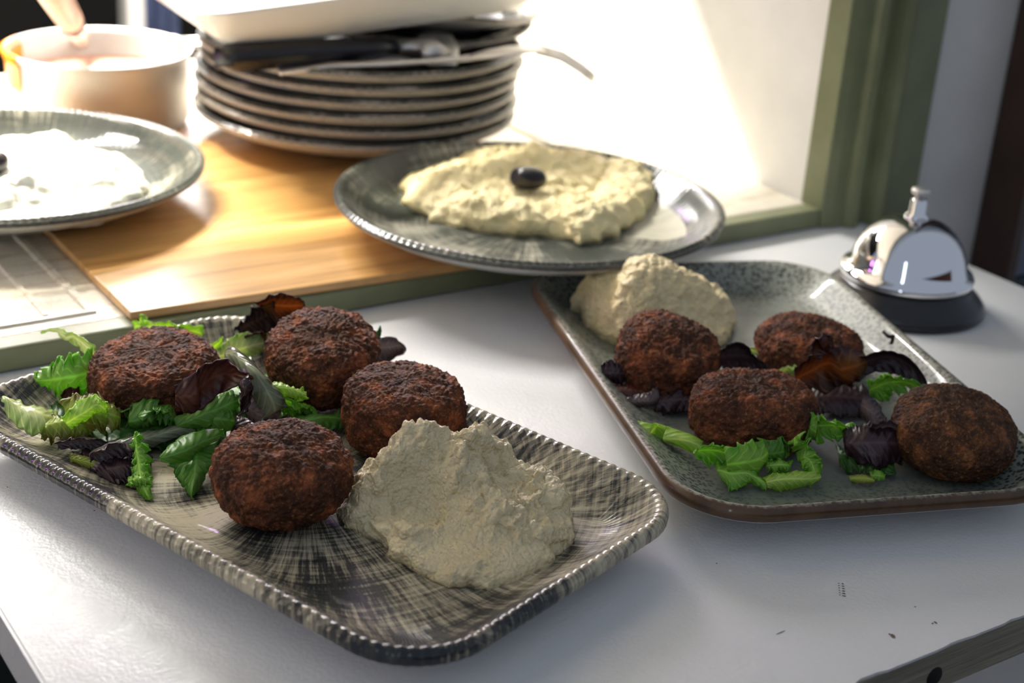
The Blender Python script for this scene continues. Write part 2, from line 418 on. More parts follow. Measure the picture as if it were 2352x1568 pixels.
SX0, SX1, SY0, SY1 = .108, .668, .2635, .6048
sh = tag(empty('serving_shelf', (0, 0, 0)), 'white serving shelf with raw chipped front edge under the two rectangular plates', 'shelf')
def shelf_part(name, z0, z1, mat, inset, jag):
    random.seed(5)
    pts = []
    n = 150
    for i in range(n + 1):
        t = i / n; x = SX0 + inset + (SX1 - SX0 - 2 * inset) * t
        chip = 0
        if jag and x > .30: chip = max(0, noise.noise(Vector((x * 160, 1.7, 0))) * .0011 + noise.noise(Vector((x * 50, 5, 0))) * .0010)
        pts.append((x, SY0 + inset + chip))
    pts += [(SX1 - inset, SY1), (SX0 + inset, SY1)]
    m = len(pts); v = [(x, y, z0) for x, y in pts] + [(x, y, z1) for x, y in pts]
    f = [(i, (i + 1) % m, (i + 1) % m + m, i + m) for i in range(m)] + [tuple(range(m))[::-1], tuple(range(m, 2 * m))]
    return mesh(name, v, f, mat, sh, smooth=False)
shelf_part('laminate_top', -.0010, 0, M['shelf_white'], 0, True)
shelf_part('plywood_core', -.0170, -.0010, M['ply'], .0002, False)
box('end_strip', (SX0 - .0012, SY0 + .0004, -.0170), (SX0 + .0002, SY1, -.0004), M['shelf_white'], sh)
hx = WY(2147, 1553, SY0)
hole = lathe('screw_hole', [(0, .0006), (.0030, .0006), (.0036, 0), (.0036, -.004)], M['hole'], sh, 24)
hole.location = (float(hx[0]), SY0 + .0001, -.0110); hole.rotation_euler = (math.radians(90), 0, 0)
# brown scuff marks left on the shelf
m_stain = plain('brown_stain', (.13, .095, .07), .7)
def scuff(px, py, wpx, hpx, rot):
    c = W(px, py, .00015); a = W(px + wpx * math.cos(rot), py + wpx * math.sin(rot), .00015) - c; bb = W(px - hpx * math.sin(rot), py + hpx * math.cos(rot), .00015) - c
    mesh('scuff_mark', [c + a * math.cos(k * math.pi / 4) + bb * math.sin(k * math.pi / 4) for k in range(8)], [tuple(range(8))[::-1]], m_stain, sh, smooth=False)
for k in range(6):
    scuff(1933 - k * .7 + 6, 1368 - k * 5.6, 5 - .5 * k, 1.1, .2); scuff(1929 - k * .5, 1366 - k * 5.4, 2.0, .8, .2)
scuff(2051, 1460, 7, 4, .6); scuff(2044, 1456, 4, 1.5, .4); scuff(2149, 1429, 5, 1.6, .5); scuff(2142, 1431, 3, 1.5, -.2)
scuff(1793, 1452, 12, 1.2, -.4); scuff(2102, 1393, 3, 1, 0); scuff(217, 1172, 3, 1, .1); scuff(17, 1118, 2, 1, .2); scuff(1646, 1293, 2, 1, 0)

# ------------------------------------------------------------------ plates
def plate_mesh(name, hx, hy, rc, prof, mat, ribs=0, amp=0.0, per=7, twist=0.0):
    """rounded-rectangle plate. prof: (inset from the outer edge, z, edge value, rib weight) from centre of the underside to centre of the top"""
    L = 2 * (2 * hx - 2 * rc) + 2 * (2 * hy - 2 * rc) + 2 * math.pi * rc
    n = ribs * per if ribs else 160
    def base(s):
        s = s % L
        segs = [('l', 2 * hy - 2 * rc, (hx, -(hy - rc)), 0), ('a', math.pi * rc / 2, (hx - rc, hy - rc), 0),
                ('l', 2 * hx - 2 * rc, (hx - rc, hy), 1), ('a', math.pi * rc / 2, (-(hx - rc), hy - rc), 1),
                ('l', 2 * hy - 2 * rc, (-hx, hy - rc), 2), ('a', math.pi * rc / 2, (-(hx - rc), -(hy - rc)), 2),
                ('l', 2 * hx - 2 * rc, (-(hx - rc), -hy), 3), ('a', math.pi * rc / 2, (hx - rc, -(hy - rc)), 3)]
        for typ, ln, o, k in segs:
            if s <= ln or (typ == 'a' and k == 3):
                if typ == 'l':
                    a = k * math.pi / 2; nrm = (math.cos(a), math.sin(a)); t = (-math.sin(a), math.cos(a))
                    return (o[0] + t[0] * s, o[1] + t[1] * s), nrm
                a = k * math.pi / 2 + (s / rc if rc else 0)
                nrm = (math.cos(a), math.sin(a)); return (o[0] + nrm[0] * rc, o[1] + nrm[1] * rc), nrm
            s -= ln
    v = []; f = []; ed = []
    m = len(prof); hm = min(hx, hy)
    for i in range(n):
        (x, y), nr = base(L * i / n)
        rib = math.cos(2 * math.pi * ribs * i / n) if ribs else 0
        for d, z, e, rw in prof:
            q = 1 - max(0, d - rc * .75) / (hm - rc * .75) if d > rc * .75 else None
            if q is None: px, py = x - nr[0] * d, y - nr[1] * d
            else:
                d0 = rc * .75; q = max(q, 0.0); px, py = (x - nr[0] * d0) * q, (y - nr[1] * d0) * q
            v.append((px, py, z + rib * amp * rw)); ed.append(e)
    for i in range(n):
        j = (i + 1) % n
        for k in range(m - 1): f.append((i * m + k, j * m + k, j * m + k + 1, i * m + k + 1))
    return mesh(name, v, f, mat, attr={'edge': ed})
def prof_plate(H, lip=.006, foot=.03, slope=.03, floor=.0055, half=.07):
    # underside centre -> foot -> lip -> crest -> inner slope -> floor centre; edge value <0 underneath
    p = [(half * .999, .0025, -.02, 0), (foot + .006, .0025, -.02, 0), (foot + .003, .0002, -.02, 0), (foot, .0, -.02, 0), (foot - .003, .002, -.02, 0)]
    p += [(.012, H - lip - .006, -.02, 0), (.004, H - lip - .0015, -.006, .1), (.0012, H - lip, -.004, .3), (.0002, H - lip + .0012, -.002, .6), (.0, H - lip + .0030, -.001, .9),
          (.0003, H - .0020, .0, 1), (.0012, H - .0006, .0008, 1), (.0026, H, .002, 1), (.0042, H - .0006, .004, 1), (.0060, H - .0018, .006, 1)]
    zi = H - .0018
    for k in range(1, 9):
        t = k / 8; d = .0060 + (slope - .0060) * t; z = floor + (zi - floor) * (1 - t) ** 2.0
        p.append((d, z, d, max(0, 1 - t * 1.25)))
    p += [(slope + .006, floor - .0001, slope + .006, 0), (half * .80, floor - .0002, .055, 0), (half * .999, floor - .0002, .06, 0)]
    return p
# near plate: fitted rectangle
c1 = (W(-205, 919, .018) + W(616, 714, .018) + W(1605, 1149, .018) + W(969, 1553, .018)) / 4
p1 = plate_mesh('rectangular_plate', .1235, .0745, .030, prof_plate(.0185, half=.0745), M['brush'], 180, .00020)
p1.location = (float(c1[0]) - .001, float(c1[1]) + .001, .0002); p1.rotation_euler = (0, 0, math.radians(-72.7))
tag(p1, 'rectangular plate with ribbed rim and dark brushed stripes on cream, set nearer the shelf end', 'plate')
A2 = math.radians(-109.5)
p2 = plate_mesh('rectangular_plate', .1235, .0800, .034, prof_plate(.0185, half=.080), M['reactive'])
qn = W(1600, 1185, .0165); qf = W(1170, 620, .0175)
u2 = np.array([math.cos(A2), math.sin(A2)]); v2 = np.array([-u2[1], u2[0]])        # long axis to the front, short axis to the right
mid = (qn[:2] + qf[:2]) / 2
c2 = mid + v2 * .0800
p2.location = (float(c2[0]), float(c2[1]), .0002); p2.rotation_euler = (0, 0, A2)
tag(p2, 'rectangular plate with speckled grey green glaze and brown edge beside the bell', 'plate')

RP = .101
def round_prof(R, H=.022): return prof_plate(H, lip=.0045, foot=.042, slope=.034, floor=.0055, half=R)
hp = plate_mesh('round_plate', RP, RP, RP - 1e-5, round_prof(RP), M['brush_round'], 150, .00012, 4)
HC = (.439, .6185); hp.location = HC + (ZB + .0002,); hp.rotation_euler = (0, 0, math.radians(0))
tag(hp, 'round plate with green brushed glaze holding golden hummus and an olive', 'plate')
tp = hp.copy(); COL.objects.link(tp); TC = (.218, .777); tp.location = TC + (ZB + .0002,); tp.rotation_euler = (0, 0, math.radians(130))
tag(tp, 'round plate with green brushed glaze holding white tzatziki', 'plate')
RS = .099
base_s = plate_mesh('round_plate', RS, RS, RS - 1e-5, round_prof(RS, .021), M['brush_dark'], 120, .00012, 3)
SC = (.4475, .8225); DZ = .0078
ords = ['lowest in the dark stack, resting on the board', 'second from the bottom of the dark stack', 'third from the bottom of the dark stack',
        'fourth from the bottom of the dark stack', 'fifth from the bottom of the dark stack', 'sixth from the bottom of the stack, with the cutlery on it']
random.seed(3)
for k in range(6):
    o = base_s if k == 0 else base_s.copy()
    if k: COL.objects.link(o)
    o.location = (SC[0] + random.uniform(-.0015, .0015) + k * .0012, SC[1] + random.uniform(-.001, .001) + k * .001, ZB + .0002 + k * DZ)
    o.rotation_euler = (0, 0, random.uniform(0, 6))
    tag(o, 'round dark-glazed plate, ' + ords[k], 'plate', 'dark round plates in the stack')
ZS = ZB + 5 * DZ + .021                                           # rim of the top dark plate
for k in range(3):
    o = base_s.copy(); COL.objects.link(o); o.scale = (.80, .80, .80)
    o.location = (.496 + .004 * k, .853, ZS - .010 + k * DZ * .85); o.rotation_euler = (math.radians(2), math.radians(-6), 1.3 * k)
    tag(o, ['tilted dark plate lying directly on the cutlery', 'tilted dark plate in the middle of the tilted three', 'tilted dark plate right under the white platter'][k], 'plate', 'tilted plates on the cutlery')

# ------------------------------------------------------------------ falafel
def falafel(loc, a, b, c, tilt, rz, seed, mat, label, ex=.62, ez=.72, lump=.0011):
    nu, nv = 300, 140; v = []; f = []
    S = Vector((seed * 7.3, seed * 3.1, seed * 1.7)); nn = noise.noise; vo = noise.voronoi
    for j in range(nv + 1):
        ph = -math.pi / 2 + math.pi * j / nv
        cr = abs(math.cos(ph)) ** ex; sz = math.copysign(abs(math.sin(ph)) ** ez, math.sin(ph))
        for i in range(nu):
            th = 2 * math.pi * i / nu
            p = Vector((a * cr * math.cos(th), b * cr * math.sin(th), c * sz))
            n = Vector((p.x / a ** 2, p.y / b ** 2, p.z / c ** 2)); n = n.normalized() if n.length > 0 else Vector((0, 0, 1))
            q = p + S
            d = nn(q * 40) * .0016 + nn(q * 120) * .0008 + nn(q * 240) * lump * .6 - vo(q * 430 + Vector((nn(q * 150), nn(q * 150 + S), 0)) * 1.2)[0][0] * lump * 1.35 + lump * .8 - vo(q * 800)[0][0] * lump * .55
            v.append(p + n * d)
    for j in range(nv):
        for i in range(nu):
            i2 = (i + 1) % nu; f.append((j * nu + i, j * nu + i2, (j + 1) * nu + i2, (j + 1) * nu + i))
    o = mesh('falafel', v, f, mat); o.location = tuple(map(float, loc)); 
    ax = Vector((math.cos(tilt[1]), math.sin(tilt[1]), 0))
    o.rotation_euler = (Matrix.Rotation(tilt[0], 3, ax) @ Matrix.Rotation(rz, 3, 'Z')).to_euler()
    tag(o, label, 'falafel', 'falafel on the rectangular plates')
    return o
D = math.radians
FA = M['falafel']
# tilt = (angle, direction of the tilt axis); the viewer looks along heading (0.57, 0.82)
falafel(W(355, 856, .0225), .0262, .0250, .0112, (D(4), D(-35)), .3, 1, FA, 'flat-topped brown falafel among lettuce with a red leaf leaning on it', .42, .62)
falafel(W(741, 822, .0250), .0250, .0235, .0138, (D(16), D(-20)), 1.1, 2, FA, 'brown falafel tipped up against a dark red leaf at the plate corner', .60, .70)
falafel(W(929, 945, .0210), .0235, .0230, .0140, (D(3), D(-40)), 2.0, 3, FA, 'upright barrel-shaped falafel just behind the coarse hummus', .45, .62)
falafel(W(648, 1085, .0210), .0252, .0245, .0146, (D(6), D(-30)), .7, 4, FA, 'round domed falafel next to the coarse hummus on bare plate', .80, .85)
falafel(W(1537, 818, .0200), .0240, .0225, .0128, (D(17), D(20)), .2, 5, FA, 'falafel touching the scoop of pale hummus on the speckled plate', .55, .65)
falafel(W(1853, 797, .0170), .0245, .0222, .0110, (D(5), D(-60)), 1.9, 6, FA, 'falafel half covered by a purple leaf near the bell', .65, .72)
falafel(W(1729, 944, .0190), .0258, .0232, .0122, (D(4), D(-33)), 2.7, 7, FA, 'flat-topped falafel with green lettuce in front on the speckled plate', .48, .64)
falafel(W(2189, 993, .0195), .0262, .0246, .0148, (D(8), D(-15)), .9, 8, M['falafel_ochre'], 'ochre brown rounded falafel at the brown-edged end of the speckled plate', .82, .85, .0007)

# ------------------------------------------------------------------ pastes
def paste(name, outline, anchors, z0, mat, label, cat, seed=0, edge_h=.004, grain=.0009, coarse=.0022, nt=260, nr=110, sig=.018, gscale=300, smooth=None, pw=.42, lumps=()):
    O = spline(np.vstack([outline, outline[:1]]), nt + 1)[:-1]
    c = O.mean(0); nn = noise.noise; vo = noise.voronoi
    A = np.array([a[:2] for a in anchors]); Z = np.array([a[2] for a in anchors])
    K = np.exp(-((A[:, None] - A[None]) ** 2).sum(-1) / (2 * sig * sig)) + np.eye(len(A)) * .015
    zm = Z.mean() * .8; wgt = np.linalg.solve(K, Z - zm)
    S = Vector((seed * 5.1, seed * 2.3, seed * 9.7))
    rr = (np.arange(nr + 1) / nr) ** .8
    wob = np.array([1 + .05 * nn(Vector((p[0], p[1], 0)) * 130 + S) for p in O])
    XY = c + (O - c)[None] * rr[:, None, None] * (1 + (wob - 1)[None, :, None] * rr[:, None, None] ** 3)
    Hh = zm + np.zeros(XY.shape[:2])
    for k in range(len(A)): Hh += np.exp(-((XY - A[k]) ** 2).sum(-1) / (2 * sig * sig)) * wgt[k]
    Hh = np.maximum(Hh, edge_h) * ((1 - rr ** 7) ** pw)[:, None]
    amt = np.ones(XY.shape[:2])
    for (sx, sy, sr) in (smooth or []): amt *= 1 - .85 * np.exp(-(((XY - np.array([sx, sy])) ** 2).sum(-1) / sr ** 2) ** 2)
    add = np.zeros(XY.shape[:2])
    for (lx, ly, lr, lh) in lumps: add = np.maximum(add, lh * np.exp(-(((XY - np.array([lx, ly])) ** 2).sum(-1) / lr ** 2) ** 1.6))
    Hh = Hh + add * (1 - rr ** 12)[:, None]
    v = []; f = []
    for j in range(nr + 1):
        k = min(1, (1 - rr[j]) * 8)
        for i in range(nt):
            x, y = XY[j, i]; h = Hh[j, i]; am = amt[j, i]
            q = Vector((x, y, h)) + S
            d = am * (nn(q * 75) * coarse + nn(q * 150) * coarse * .8 + grain * (1.0 - 1.5 * vo(q * gscale)[0][0])) + (.25 + .75 * am) * grain * (.4 - .7 * vo(q * gscale * 2.2)[0][0]) + (1 - am) * nn(Vector((x * 60, y * 240, 0)) + S) * grain * .5
            dx = am * (nn(q * 130 + Vector((9, 0, 0))) * coarse + nn(q * gscale + Vector((5, 0, 0))) * grain); dy = am * (nn(q * 130 + Vector((0, 9, 0))) * coarse + nn(q * gscale + Vector((0, 5, 0))) * grain)
            v.append((x + dx, y + dy, z0 + max(h + d * (.25 + .75 * k), 0.0)))
    for j in range(nr):
        for i in range(nt):
            i2 = (i + 1) % nt; f.append((j * nt + i, (j + 1) * nt + i, (j + 1) * nt + i2, j * nt + i2))
    f.append(tuple(nr * nt + i for i in range(nt))[::-1])
    v = [np.array(p) for p in v]
    o = mesh(name, v, f, mat)
    return tag(o, label, cat)
Z1 = .0062
def anch(pts, z0): return [tuple(W(x, y, z)[:2]) + (z - z0,) for x, y, z in pts]
VD = np.array([.57, .82])
# coarse hummus on the striped plate
crest = [(838, 1078, .021), (905, 1034, .027), (985, 996, .034), (1055, 1008, .032), (1112, 988, .035), (1160, 1070, .024), (1230, 1085, .0225), (1272, 1108, .021)]
inner = [(850, 1125, .020), (905, 1100, .023), (960, 1082, .026), (1010, 1065, .029), (1045, 1060, .031), (1100, 1110, .026), (1135, 1155, .0225), (1180, 1200, .0185), (1225, 1225, .0155),
         (900, 1165, .0135), (960, 1150, .0150), (1010, 1180, .0140), (930, 1212, .0115), (1000, 1255, .0120), (1090, 1300, .0115), (1190, 1290, .0120), (1275, 1225, .0140), (1200, 1142, .0185), (1275, 1165, .0170),
         (815, 1150, .0140), (860, 1218, .0100), (1080, 1230, .0140)]
out_f = [W(x, y, Z1)[:2] for x, y in [(785, 1165), (800, 1205), (845, 1240), (905, 1283), (1000, 1332), (1092, 1354), (1180, 1340), (1262, 1296), (1311, 1235), (1318, 1185)]]
back = [W(x, y, z)[:2] + VD * e for (x, y, z), e in (((1285, 1120, .016), .006), ((1225, 1075, .020), .010), ((1120, 990, .034), .011), ((985, 998, .033), .012), ((860, 1065, .020), .009), ((800, 1120, .013), .004))]
sm1 = W(940, 1180, .013)[:2]; sm2 = W(1040, 1260, .012)[:2]; sm3 = W(1180, 1290, .012)[:2]
def lump_line(pts, n, spread, r0, r1, h0, h1, seed):
    rn = random.Random(seed); L = spline([W(*p) for p in pts], 60); out = []
    for _ in range(n):
        p = L[rn.randrange(60)]; rad = rn.uniform(r0, r1)
        out.append((p[0] + rn.gauss(0, spread), p[1] + rn.gauss(0, spread), rad, rn.uniform(h0, h1) * rad / r1))
    return out
LM = lump_line([(830, 1075, .020), (905, 1032, .027), (985, 996, .034), (1060, 1008, .032), (1115, 986, .035)], 70, .0035, .0016, .0042, .0020, .0040, 1)
LM += lump_line([(835, 1130, .018), (905, 1100, .023), (960, 1084, .026), (1045, 1060, .031)], 60, .0028, .0014, .0036, .0018, .0034, 2)
LM += lump_line([(1045, 1060, .031), (1100, 1110, .026), (1150, 1170, .021), (1215, 1215, .016)], 60, .0022, .0014, .0034, .0020, .0038, 3)
LM += lump_line([(1165, 1075, .024), (1235, 1087, .0225), (1275, 1110, .021), (1285, 1165, .017)], 55, .0032, .0014, .0036, .0018, .0034, 4)
LM += lump_line([(800, 1125, .014), (808, 1170, .010), (830, 1212, .009)], 22, .0020, .0012, .0030, .0014, .0026, 5)
paste('hummus_scoop', np.array(out_f + back), anch(crest + inner, Z1), Z1 - .0006, M['hummus_grey'],
      'coarse beige hummus scoop smeared at the bare end of the striped plate', 'hummus', 1, .007, .0017, .0026, 440, 190, .0085, 300,
      [(sm1[0], sm1[1], .0115), (sm2[0], sm2[1], .013), (sm3[0], sm3[1], .011)], lumps=LM)
# pale scoop on the speckled plate
out2 = [W(x, y, Z1)[:2] for x, y in [(1330, 720), (1360, 765), (1430, 800), (1540, 815), (1640, 800), (1682, 765)]]
out2 += [W(x, y, z)[:2] + VD * e for (x, y, z), e in (((1670, 700, .014), .006), ((1600, 640, .025), .010), ((1490, 590, .036), .013), ((1380, 610, .030), .009), ((1318, 670, .018), .003))]
an2 = [(1480, 590, .040), (1540, 600, .038), (1400, 610, .034), (1345, 640, .026), (1590, 650, .030), (1640, 700, .021), (1440, 660, .034), (1520, 690, .028), (1380, 700, .022), (1600, 740, .017), (1470, 750, .018), (1660, 740, .014)]
paste('hummus_scoop', np.array(out2), anch(an2, Z1), Z1 - .0006, M['hummus_pale'], 'tall pale hummus scoop on the speckled plate by the falafel', 'hummus', 2, .008, .0013, .0017, 320, 130, .012, 280)
# golden hummus on the round plate
ZP = ZB + .0062
out3 = [W(x, y, ZP)[:2] for x, y in [(915, 432), (945, 480), (1010, 512), (1100, 530), (1200, 540), (1290, 545), (1335, 562), (1390, 548), (1450, 520), (1505, 470), (1508, 430)]]
out3 += [W(x, y, z)[:2] + VD * e for (x, y, z), e in (((1490, 380, ZP + .014), .004), ((1440, 350, ZP + .016), .007), ((1330, 330, ZP + .018), .007), ((1200, 322, ZP + .020), .008), ((1080, 332, ZP + .016), .006), ((985, 365, ZP + .012), .004))]
an3 = [(x, y, ZP + z) for x, y, z in [(1210, 415, .011), (1210, 330, .022), (1100, 345, .019), (1320, 340, .019), (1290, 390, .014), (1120, 400, .013), (1010, 385, .016), (960, 420, .011), (1430, 360, .019), (1380, 400, .012), (1480, 400, .017), (1470, 450, .014), (1350, 470, .015), (1200, 480, .016), (1080, 460, .014), (1000, 450, .011), (1260, 445, .010), (1420, 490, .012), (1150, 510, .010), (1320, 520, .009), (1010, 490, .006)]]
paste('hummus_mound', np.array(out3), anch(an3, ZP), ZP - .0006, M['hummus_gold'], 'golden hummus mound swirled on the round plate under an olive', 'hummus', 3, .006, .0013, .0026, 340, 130, .012, 240)
# tzatziki
th = np.linspace(0, 2 * np.pi, 15)[:-1]; random.seed(8)
out4 = np.array([[TC[0] + .002 + .070 * (1 + random.uniform(-.07, .07)) * math.cos(a), TC[1] + .070 * (1 + random.uniform(-.07, .07)) * math.sin(a)] for a in th])
an4 = []
for r, n, h in ((0, 1, .014), (.022, 6, .016), (.044, 10, .015), (.062, 14, .010)):
    for k in range(n):
        a = 2 * math.pi * (k + .3) / n; an4.append((TC[0] + .002 + r * math.cos(a), TC[1] + r * math.sin(a), h + random.uniform(-.003, .004)))
paste('tzatziki_mound', out4, an4, ZP - .0006, M['tzatziki'], 'lumpy white tzatziki spread on the round plate', 'tzatziki', 4, .006, .0005, .0030, 220, 80, .010, 120)
def olive(loc, s, rz, label):
    v = []; f = []; nu, nv = 40, 24
    for j in range(nv + 1):
        ph = -math.pi / 2 + math.pi * j / nv
        for i in range(nu):
            a = 2 * math.pi * i / nu
            p = Vector((s * 1.15 * math.cos(ph) ** .8 * math.cos(a), s * .85 * math.cos(ph) ** .8 * math.sin(a), s * .66 * math.copysign(abs(math.sin(ph)) ** .8, math.sin(ph))))
            d = (p - Vector((-s * 1.0, -s * .25, s * .3))).length
            p *= 1 - .28 * math.exp(-(d / (s * .42)) ** 2)
            p *= 1 + .06 * noise.noise(p * 160 + Vector((rz, 0, 0)))
            v.append(p)
    for j in range(nv):
        for i in range(nu): i2 = (i + 1) % nu; f.append((j * nu + i, j * nu + i2, (j + 1) * nu + i2, (j + 1) * nu + i))
    o = mesh('olive', v, f, M['olive']); o.location = tuple(map(float, loc)); o.rotation_euler = (0, 0, rz); tag(o, label, 'olive', 'black olives on the dips')
olive(W(1212, 408, ZP + .0175), .0088, -.6, 'black olive pressed into the golden hummus')
olive(W(-22, 375, ZP + .0205), .0088, .4, 'black olive on top of the white tzatziki')

# ------------------------------------------------------------------ salad leaves
LN = 0
def leaf(label, A, B, mat, frill=.0015, freq=7, notch=.0, bulge=.003, teeth=0, nu=96, nv=22, name='lettuce_leaf', group='salad leaves on the striped plate', thick=.00045):
    """leaf spanned between two edges given as (px, py, height); ruffled towards its edges"""
    global LN
    LN += 1; rnd = random.Random(LN * 13)
    a = spline([W(*p) for p in A], nu); b = spline([W(*p) for p in B], nu)
    ph = [rnd.uniform(0, 6.28) for _ in range(8)]
    v = []; lu = []; lv = []; f = []
    t = np.gradient((a + b) / 2, axis=0); t /= np.linalg.norm(t, axis=1)[:, None] + 1e-9
    for i in range(nu):
        u = i / (nu - 1); wd = b[i] - a[i]
        N = np.cross(t[i], wd); ln = np.linalg.norm(N)
        N = N / ln if ln > 1e-9 else np.array([0, 0, 1.0])
        if N[2] < 0: N = -N
        ww = np.linalg.norm(wd)
        def nt(s):
            k = 1.0
            if notch: k -= notch * (.5 + .5 * noise.noise(Vector((u * freq * 1.3, s * 7.1, LN * 3.3)))) * (.4 + .6 * math.sin(math.pi * u))
            if teeth: k -= .42 * abs(((u * teeth + .25 * s + .35 * noise.noise(Vector((u * teeth * .7, s, LN)))) % 1.0) * 2 - 1) ** 1.3 * (.6 + .4 * noise.noise(Vector((u * teeth, s * 3, LN * 2))))
            return k
        ka, kb = nt(1.0), nt(2.0)
        for j in range(nv):
            s = j / (nv - 1); q = (s - .5) * (ka if s < .5 else kb) + .5
            e = abs(2 * s - 1)
            p = a[i] + wd * q + N * (bulge * (1 - e * e) * math.sin(math.pi * min(1, u * 1.0 + .02)) ** .5)
            side = 0 if s < .5 else 1
            fr = 2.2 * noise.noise(Vector((u * freq * 1.7, side * 5.0, LN * 1.9))) + 1.3 * noise.noise(Vector((u * freq * 4.2, side * 9.0, LN * 2.9)))
            p = p + N * (frill * fr * e ** 2.2)
            p = p + t[i] * (frill * 1.2 * noise.noise(Vector((u * freq * 2.4, side * 3.0 + 20, LN * 1.1))) * e ** 3) + wd * ((s - .5) * .35 * notch * noise.noise(Vector((u * freq * 5.5, side * 4.0 + 40, LN * 1.3))) * 2)
            p = p + N * noise.noise(Vector(p) * 110 + Vector((LN, 0, 0))) * .0013
            v.append(p); lu.append(u); lv.append(s)
    for i in range(nu - 1):
        for j in range(nv - 1): f.append((i * nv + j, (i + 1) * nv + j, (i + 1) * nv + j + 1, i * nv + j + 1))
    o = mesh(name, v, f, M[mat], attr={'lu': lu, 'lv': lv})
    so = o.modifiers.new('thickness', 'SOLIDIFY'); so.thickness = thick; so.offset = 0
    tag(o, label, 'leaf', group)
    return o
# --- striped plate
leaf('spiky light green lettuce leaf standing beside the red-leafed falafel', [(212, 792, .030), (165, 800, .032), (120, 820, .028), (80, 868, .020)], [(212, 905, .014), (170, 925, .012), (130, 915, .012), (80, 872, .019)], 'l_frill', .0026, 5, .35, .004, 9)
leaf('pale lettuce rib lying over the rim at the plate corner', [(2, 915, .022), (45, 925, .020), (100, 930, .016), (135, 950, .012)], [(2, 925, .022), (30, 965, .019), (75, 1000, .016), (120, 985, .012)], 'l_pale', .0012, 3, .12, .003)
leaf('yellow green lettuce leaf with reddish edge below the pale rib', [(92, 968, .016), (130, 958, .016), (180, 965, .015), (215, 985, .012)], [(98, 1005, .013), (135, 1012, .012), (180, 1008, .011), (205, 1000, .010)], 'l_olive', .0022, 5, .2, .004)
leaf('curly olive green leaf next to the spiky lettuce', [(150, 915, .022), (190, 893, .026), (235, 898, .026), (278, 935, .020)], [(160, 975, .012), (200, 1000, .011), (240, 1005, .011), (275, 985, .012)], 'l_olive', .0028, 6, .3, .005, 5)
leaf('folded bright green leaf in front of the red-leafed falafel', [(280, 940, .020), (315, 922, .023), (345, 915, .024), (385, 950, .020), (405, 968, .016)], [(290, 975, .013), (320, 985, .012), (350, 985, .012), (385, 978, .012), (405, 972, .013)], 'l_green', .0022, 4, .1, .006)
leaf('small rolled green leaf on the folded bright one', [(330, 940, .021), (360, 945, .022), (395, 965, .018)], [(325, 965, .017), (355, 968, .017), (395, 972, .015)], 'l_green', .0014, 4, .1, .005)
leaf('mid green leaf running under the red leaf', [(385, 968, .017), (430, 945, .019), (480, 915, .022), (525, 895, .024), (545, 910, .022)], [(390, 985, .013), (440, 985, .013), (490, 985, .013), (525, 965, .015), (548, 930, .019)], 'l_green', .0016, 3, .2, .003)
leaf('dark red brown leaf leaning against the flat-topped falafel', [(403, 884, .032), (430, 862, .036), (470, 838, .041), (502, 826, .043), (540, 842, .042), (578, 862, .040)], [(405, 930, .024), (435, 950, .021), (470, 935, .023), (505, 905, .028), (545, 885, .034), (580, 870, .039)], 'l_red', .0012, 3, .08, .002)
leaf('black underside fold hanging from the red brown leaf', [(572, 862, .040), (582, 880, .038), (575, 915, .032), (562, 950, .025)], [(548, 885, .036), (555, 900, .034), (552, 930, .028), (545, 955, .022)], 'l_purple', .0010, 2, .1, .002)
leaf('glossy pale green leaf between the two lettuce-bedded falafel', [(528, 795, .030), (560, 812, .033), (600, 850, .034), (640, 895, .028), (660, 930, .022)], [(515, 835, .026), (540, 850, .030), (565, 880, .031), (590, 930, .024), (598, 965, .018)], 'l_grey', .0012, 3, .08, .004)
leaf('grey purple leaf tip folded in front of the glossy pale leaf', [(552, 900, .026), (590, 905, .027), (625, 925, .024), (648, 945, .019)], [(556, 950, .018), (580, 965, .016), (605, 978, .014), (635, 968, .014)], 'l_mauve', .0012, 3, .1, .003)
leaf('bright frilly lettuce tip in the centre of the striped plate', [(614, 878, .028), (645, 875, .029), (675, 885, .027), (704, 898, .025)], [(616, 895, .026), (645, 912, .024), (675, 920, .023), (700, 918, .022)], 'l_lime', .0026, 6, .3, .003, 7)
leaf('green ruffled scrap below the bright frilly tip', [(640, 930, .019), (675, 925, .020), (710, 930, .018), (730, 945, .015)], [(645, 950, .014), (680, 950, .014), (705, 952, .013), (728, 950, .013)], 'l_frill', .0022, 5, .3, .003, 6)
leaf('grey green flat rib strip lying on the plate', [(235, 1015, .012), (300, 1000, .014), (370, 982, .015), (450, 968, .014)], [(260, 1045, .009), (320, 1035, .010), (385, 1015, .011), (450, 995, .012)], 'l_grey', .0008, 3, .1, .002)
leaf('broad green leaf with pointed tip beside the domed falafel', [(362, 1045, .017), (400, 1015, .020), (450, 990, .021), (512, 985, .018)], [(370, 1058, .015), (420, 1062, .013), (460, 1035, .014), (512, 1000, .015)], 'l_green', .0012, 3, .05, .004)
leaf('green leaf hanging down to the plate with a pointed tip', [(362, 1055, .014), (390, 1075, .011), (415, 1110, .009), (440, 1142, .0075)], [(500, 1010, .014), (505, 1050, .011), (480, 1085, .010), (442, 1138, .0078)], 'l_green', .0012, 3, .25, .003)
leaf('dried purple leaf curl near the ribbed rim', [(128, 1015, .013), (165, 1010, .015), (205, 1005, .016), (245, 1012, .013)], [(135, 1026, .011), (170, 1035, .010), (210, 1035, .010), (242, 1022, .011)], 'l_mauve', .0012, 3, .1, .003)
leaf('purple grey rolled leaf next to the frilly upright sprig', [(203, 1045, .015), (235, 1030, .018), (268, 1018, .019), (300, 1035, .016), (322, 1045, .014)], [(208, 1058, .012), (240, 1060, .011), (275, 1052, .012), (300, 1055, .011), (320, 1052, .011)], 'l_mauve', .0010, 3, .1, .004)
